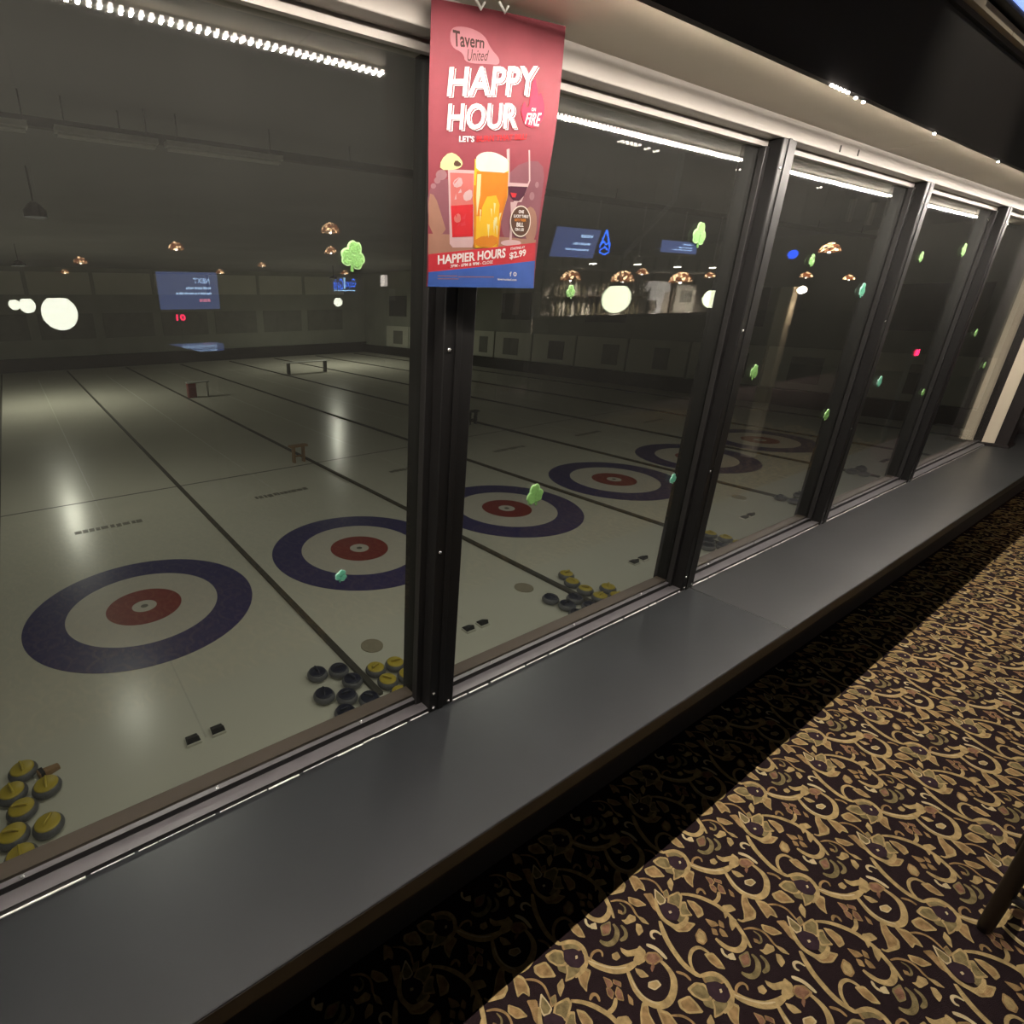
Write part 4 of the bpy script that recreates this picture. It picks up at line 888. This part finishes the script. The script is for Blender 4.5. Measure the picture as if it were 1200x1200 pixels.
for z in (BT-0.05, BT+0.34):
    x = bx0+0.36
    while x < bx2-0.05:
        if n < 60:
            o = thing('bottle', 'small bottle standing on the lit back bar shelf', 'bottle', (x, BY-0.18, z+0.001), group='bottles on the back bar'); child(bt[rr.random() < .45], 'glass', o); child(capm, 'cap', o); o.scale = (1, 1, rr.uniform(.7, 1.05)); n += 1
        x += rr.uniform(0.085, 0.19)
# shirt on the back bar
sx, sz = bar_at(771, 330, BY-0.02); t = thing('hanging_shirt', 'pale shirt and scarf hanging on the back bar', 'shirt', (sx, BY-0.0, sz-0.06))
k_ = (bar_at(781, 330)[0]-bar_at(771, 330)[0])/10; kz = (bar_at(771, 320)[1]-bar_at(771, 330)[1])/10
MB().prism([(x*k_, -z*kz) for x, z in ((-4,-4),(4,-4),(13,-3),(14,8),(9,10),(8,4),(8,19),(-9,19),(-9,3),(-12,9),(-16,4),(-12,-4))], -0.03, 0.03).build('shirt_body', M['white'], t, bevel=0.01)
MB().prism([(x*k_, -z*kz) for x, z in ((-1,18),(7,18),(6,34),(2,42),(-2,40),(1,28))], 0.0, 0.035).build('scarf', M['white'], t, bevel=0.008)
MB().tube([(0, 0, 4*kz), (0, 0, 8*kz), (0.02, 0, 9.5*kz)], 0.006).build('hanger_hook', M['brass'], t)
# picture frame
fx, fz = bar_at(801, 348, BY-0.3); t = thing('picture_frame', 'dark picture in a pale frame on the back bar wall', 'picture', (fx, BY-0.285, fz))
MB().box(-0.42, 0.42, 0, 0.03, -0.32, 0.28).build('frame', M['paper'], t); MB().box(-0.24, 0.26, 0.03, 0.035, -0.12, 0.14).build('picture', M['rinkdark'], t)
# downlights over the bar
for (px, py, lb) in ((695, 308, 'leftmost'), (747, 309, 'second'), (794, 312, 'third'), (835, 313, 'rightmost large')):
    xx, zz = bar_at(px, py, BY+0.35); t = thing('downlight', '%s round downlight mirrored above the bar' % lb, 'downlight', (xx, BY+0.35, zz), group='downlights above the bar')
    MB().lathe([(0.075, 0.0), (0.075, 0.09), (0.03, 0.13)], 18, closed=False).build('can', M['fixture'], t, True); MB().lathe([(0.07, -0.012), (0.06, -0.025), (0.001, -0.03)], 18).build('lens', M['downlight'], t, True)
    MB().tube([(0, 0, 0.12), (0, 0, CEIL-zz)], 0.012).build('stem', M['fixture'], t)
    spot('bar_light', t, (0, 0, -0.05), BARSPOT, math.radians(140), (1.0, 0.86, 0.7), 0.6, 0.05)
# slanted bracket pole with projector box
a, b = mirr(790, 235, 6.3), mirr(726, 305, 6.8); t = thing('bracket_pole', 'slanted pale bracket pole mirrored above the green globe', 'bracket', a)
MB().tube([(0, 0, 0), tuple(b-a)], 0.028).build('pole', M['fixture'], t); q = mirr(729, 311, 6.8)-a; MB().box(q.x-0.07, q.x+0.07, q.y-0.06, q.y+0.06, q.z-0.06, q.z+0.05).build('projector_box', M['fixture'], t)
MB().tube([(0, 0, 0), (0, 0, CEIL-a.z)], 0.03).build('drop_stem', M['fixture'], t)
# lit cream column and the hanging banners in the third window
c = mirr(925, 340, 5.2); t = thing('wall_column', 'slim cream column with a lamp on top mirrored in the third window', 'column', (c.x, c.y, 0))
MB().box(-0.055, 0.055, -0.055, 0.055, 0, c.z+0.03).build('shaft', M['cream'], t, bevel=0.004); MB().sphere((0, 0.105, c.z), 0.032, 16, 10).build('lamp_globe', M['sconce_b'], t, True)
MB().box(-0.02, 0.02, 0.05, 0.075, c.z-0.02, c.z+0.02).build('bracket', M['brass'], t)
spot('column_light', t, (0, 0.12, c.z-0.05), 14.0, math.radians(120), (1.0, 0.82, 0.62), 0.8, 0.03)
for (x0, x1, y0, y1, lb) in ((1000, 1013, 232, 258, 'left pale banner mirrored at the top of the third window'), (1023, 1039, 236, 262, 'right pale banner mirrored at the top of the third window')):
    a, b = mirr(x0, y0, 3.2), mirr(x1, y1, 3.2); t = thing('hanging_banner', lb, 'banner', (a.x, a.y, a.z), group='banners hanging in the pub')
    MB().box(0, b.x-a.x, -0.006, 0.006, b.z-a.z, 0).build('cloth', M['banner'], t); MB().tube([(-0.02, 0, 0), (b.x-a.x+0.02, 0, 0)], 0.008).build('rod', M['black'], t)
    for xx in (0.0, b.x-a.x): MB().tube([(xx, 0, 0), (xx, 0, CEIL-a.z)], 0.003, 5).build('string', M['black'], t)
# tall table with a polished top that mirrors the television
p = mirr(238, 406, 4.3); t = thing('high_table', 'tall table with polished black top mirroring the blue television', 'table', (p.x+0.05, p.y, 0))
MB().box(-0.22, 0.20, -0.45, 0.5, p.z-0.035, p.z).build('table_top', M['glossblack'], t, bevel=0.005); MB().tube([(0, 0, 0.02), (0, 0, p.z-0.03)], 0.04).build('column', M['black'], t); MB().lathe([(0.26, 0.001), (0.24, 0.03), (0.05, 0.05)], 24).build('foot', M['black'], t)

# dark wooden chair, one leg of which stands at the right edge
t = thing('pub_chair', 'dark wooden pub chair, one leg standing at the right edge on the carpet', 'chair', (1.868, -1.035, 0))
for (dx, dy, hz) in ((0, 0, 0.43), (0.40, 0, 0.43), (0, -0.40, 0.92), (0.40, -0.40, 0.92)):
    MB().lathe([(0.013, 0.001), (0.015, 0.02), (0.018, 0.3), (0.02, hz)], 14, (dx, dy, 0)).build('leg', M['darkwood'], t, True)
for a, b, z in (((0, 0), (0.40, 0), 0.10), ((0, -0.40), (0.40, -0.40), 0.16), ((0, 0), (0, -0.40), 0.14), ((0.40, 0), (0.40, -0.40), 0.14)): MB().tube([(a[0], a[1], z), (b[0], b[1], z)], 0.010).build('stretcher', M['darkwood'], t)
MB().box(-0.025, 0.425, -0.425, 0.025, 0.43, 0.465).build('seat', M['darkwood'], t, bevel=0.012)
for z in (0.62, 0.74, 0.86): MB().box(0.0, 0.40, -0.412, -0.388, z-0.03, z+0.03).build('back_slat', M['darkwood'], t)
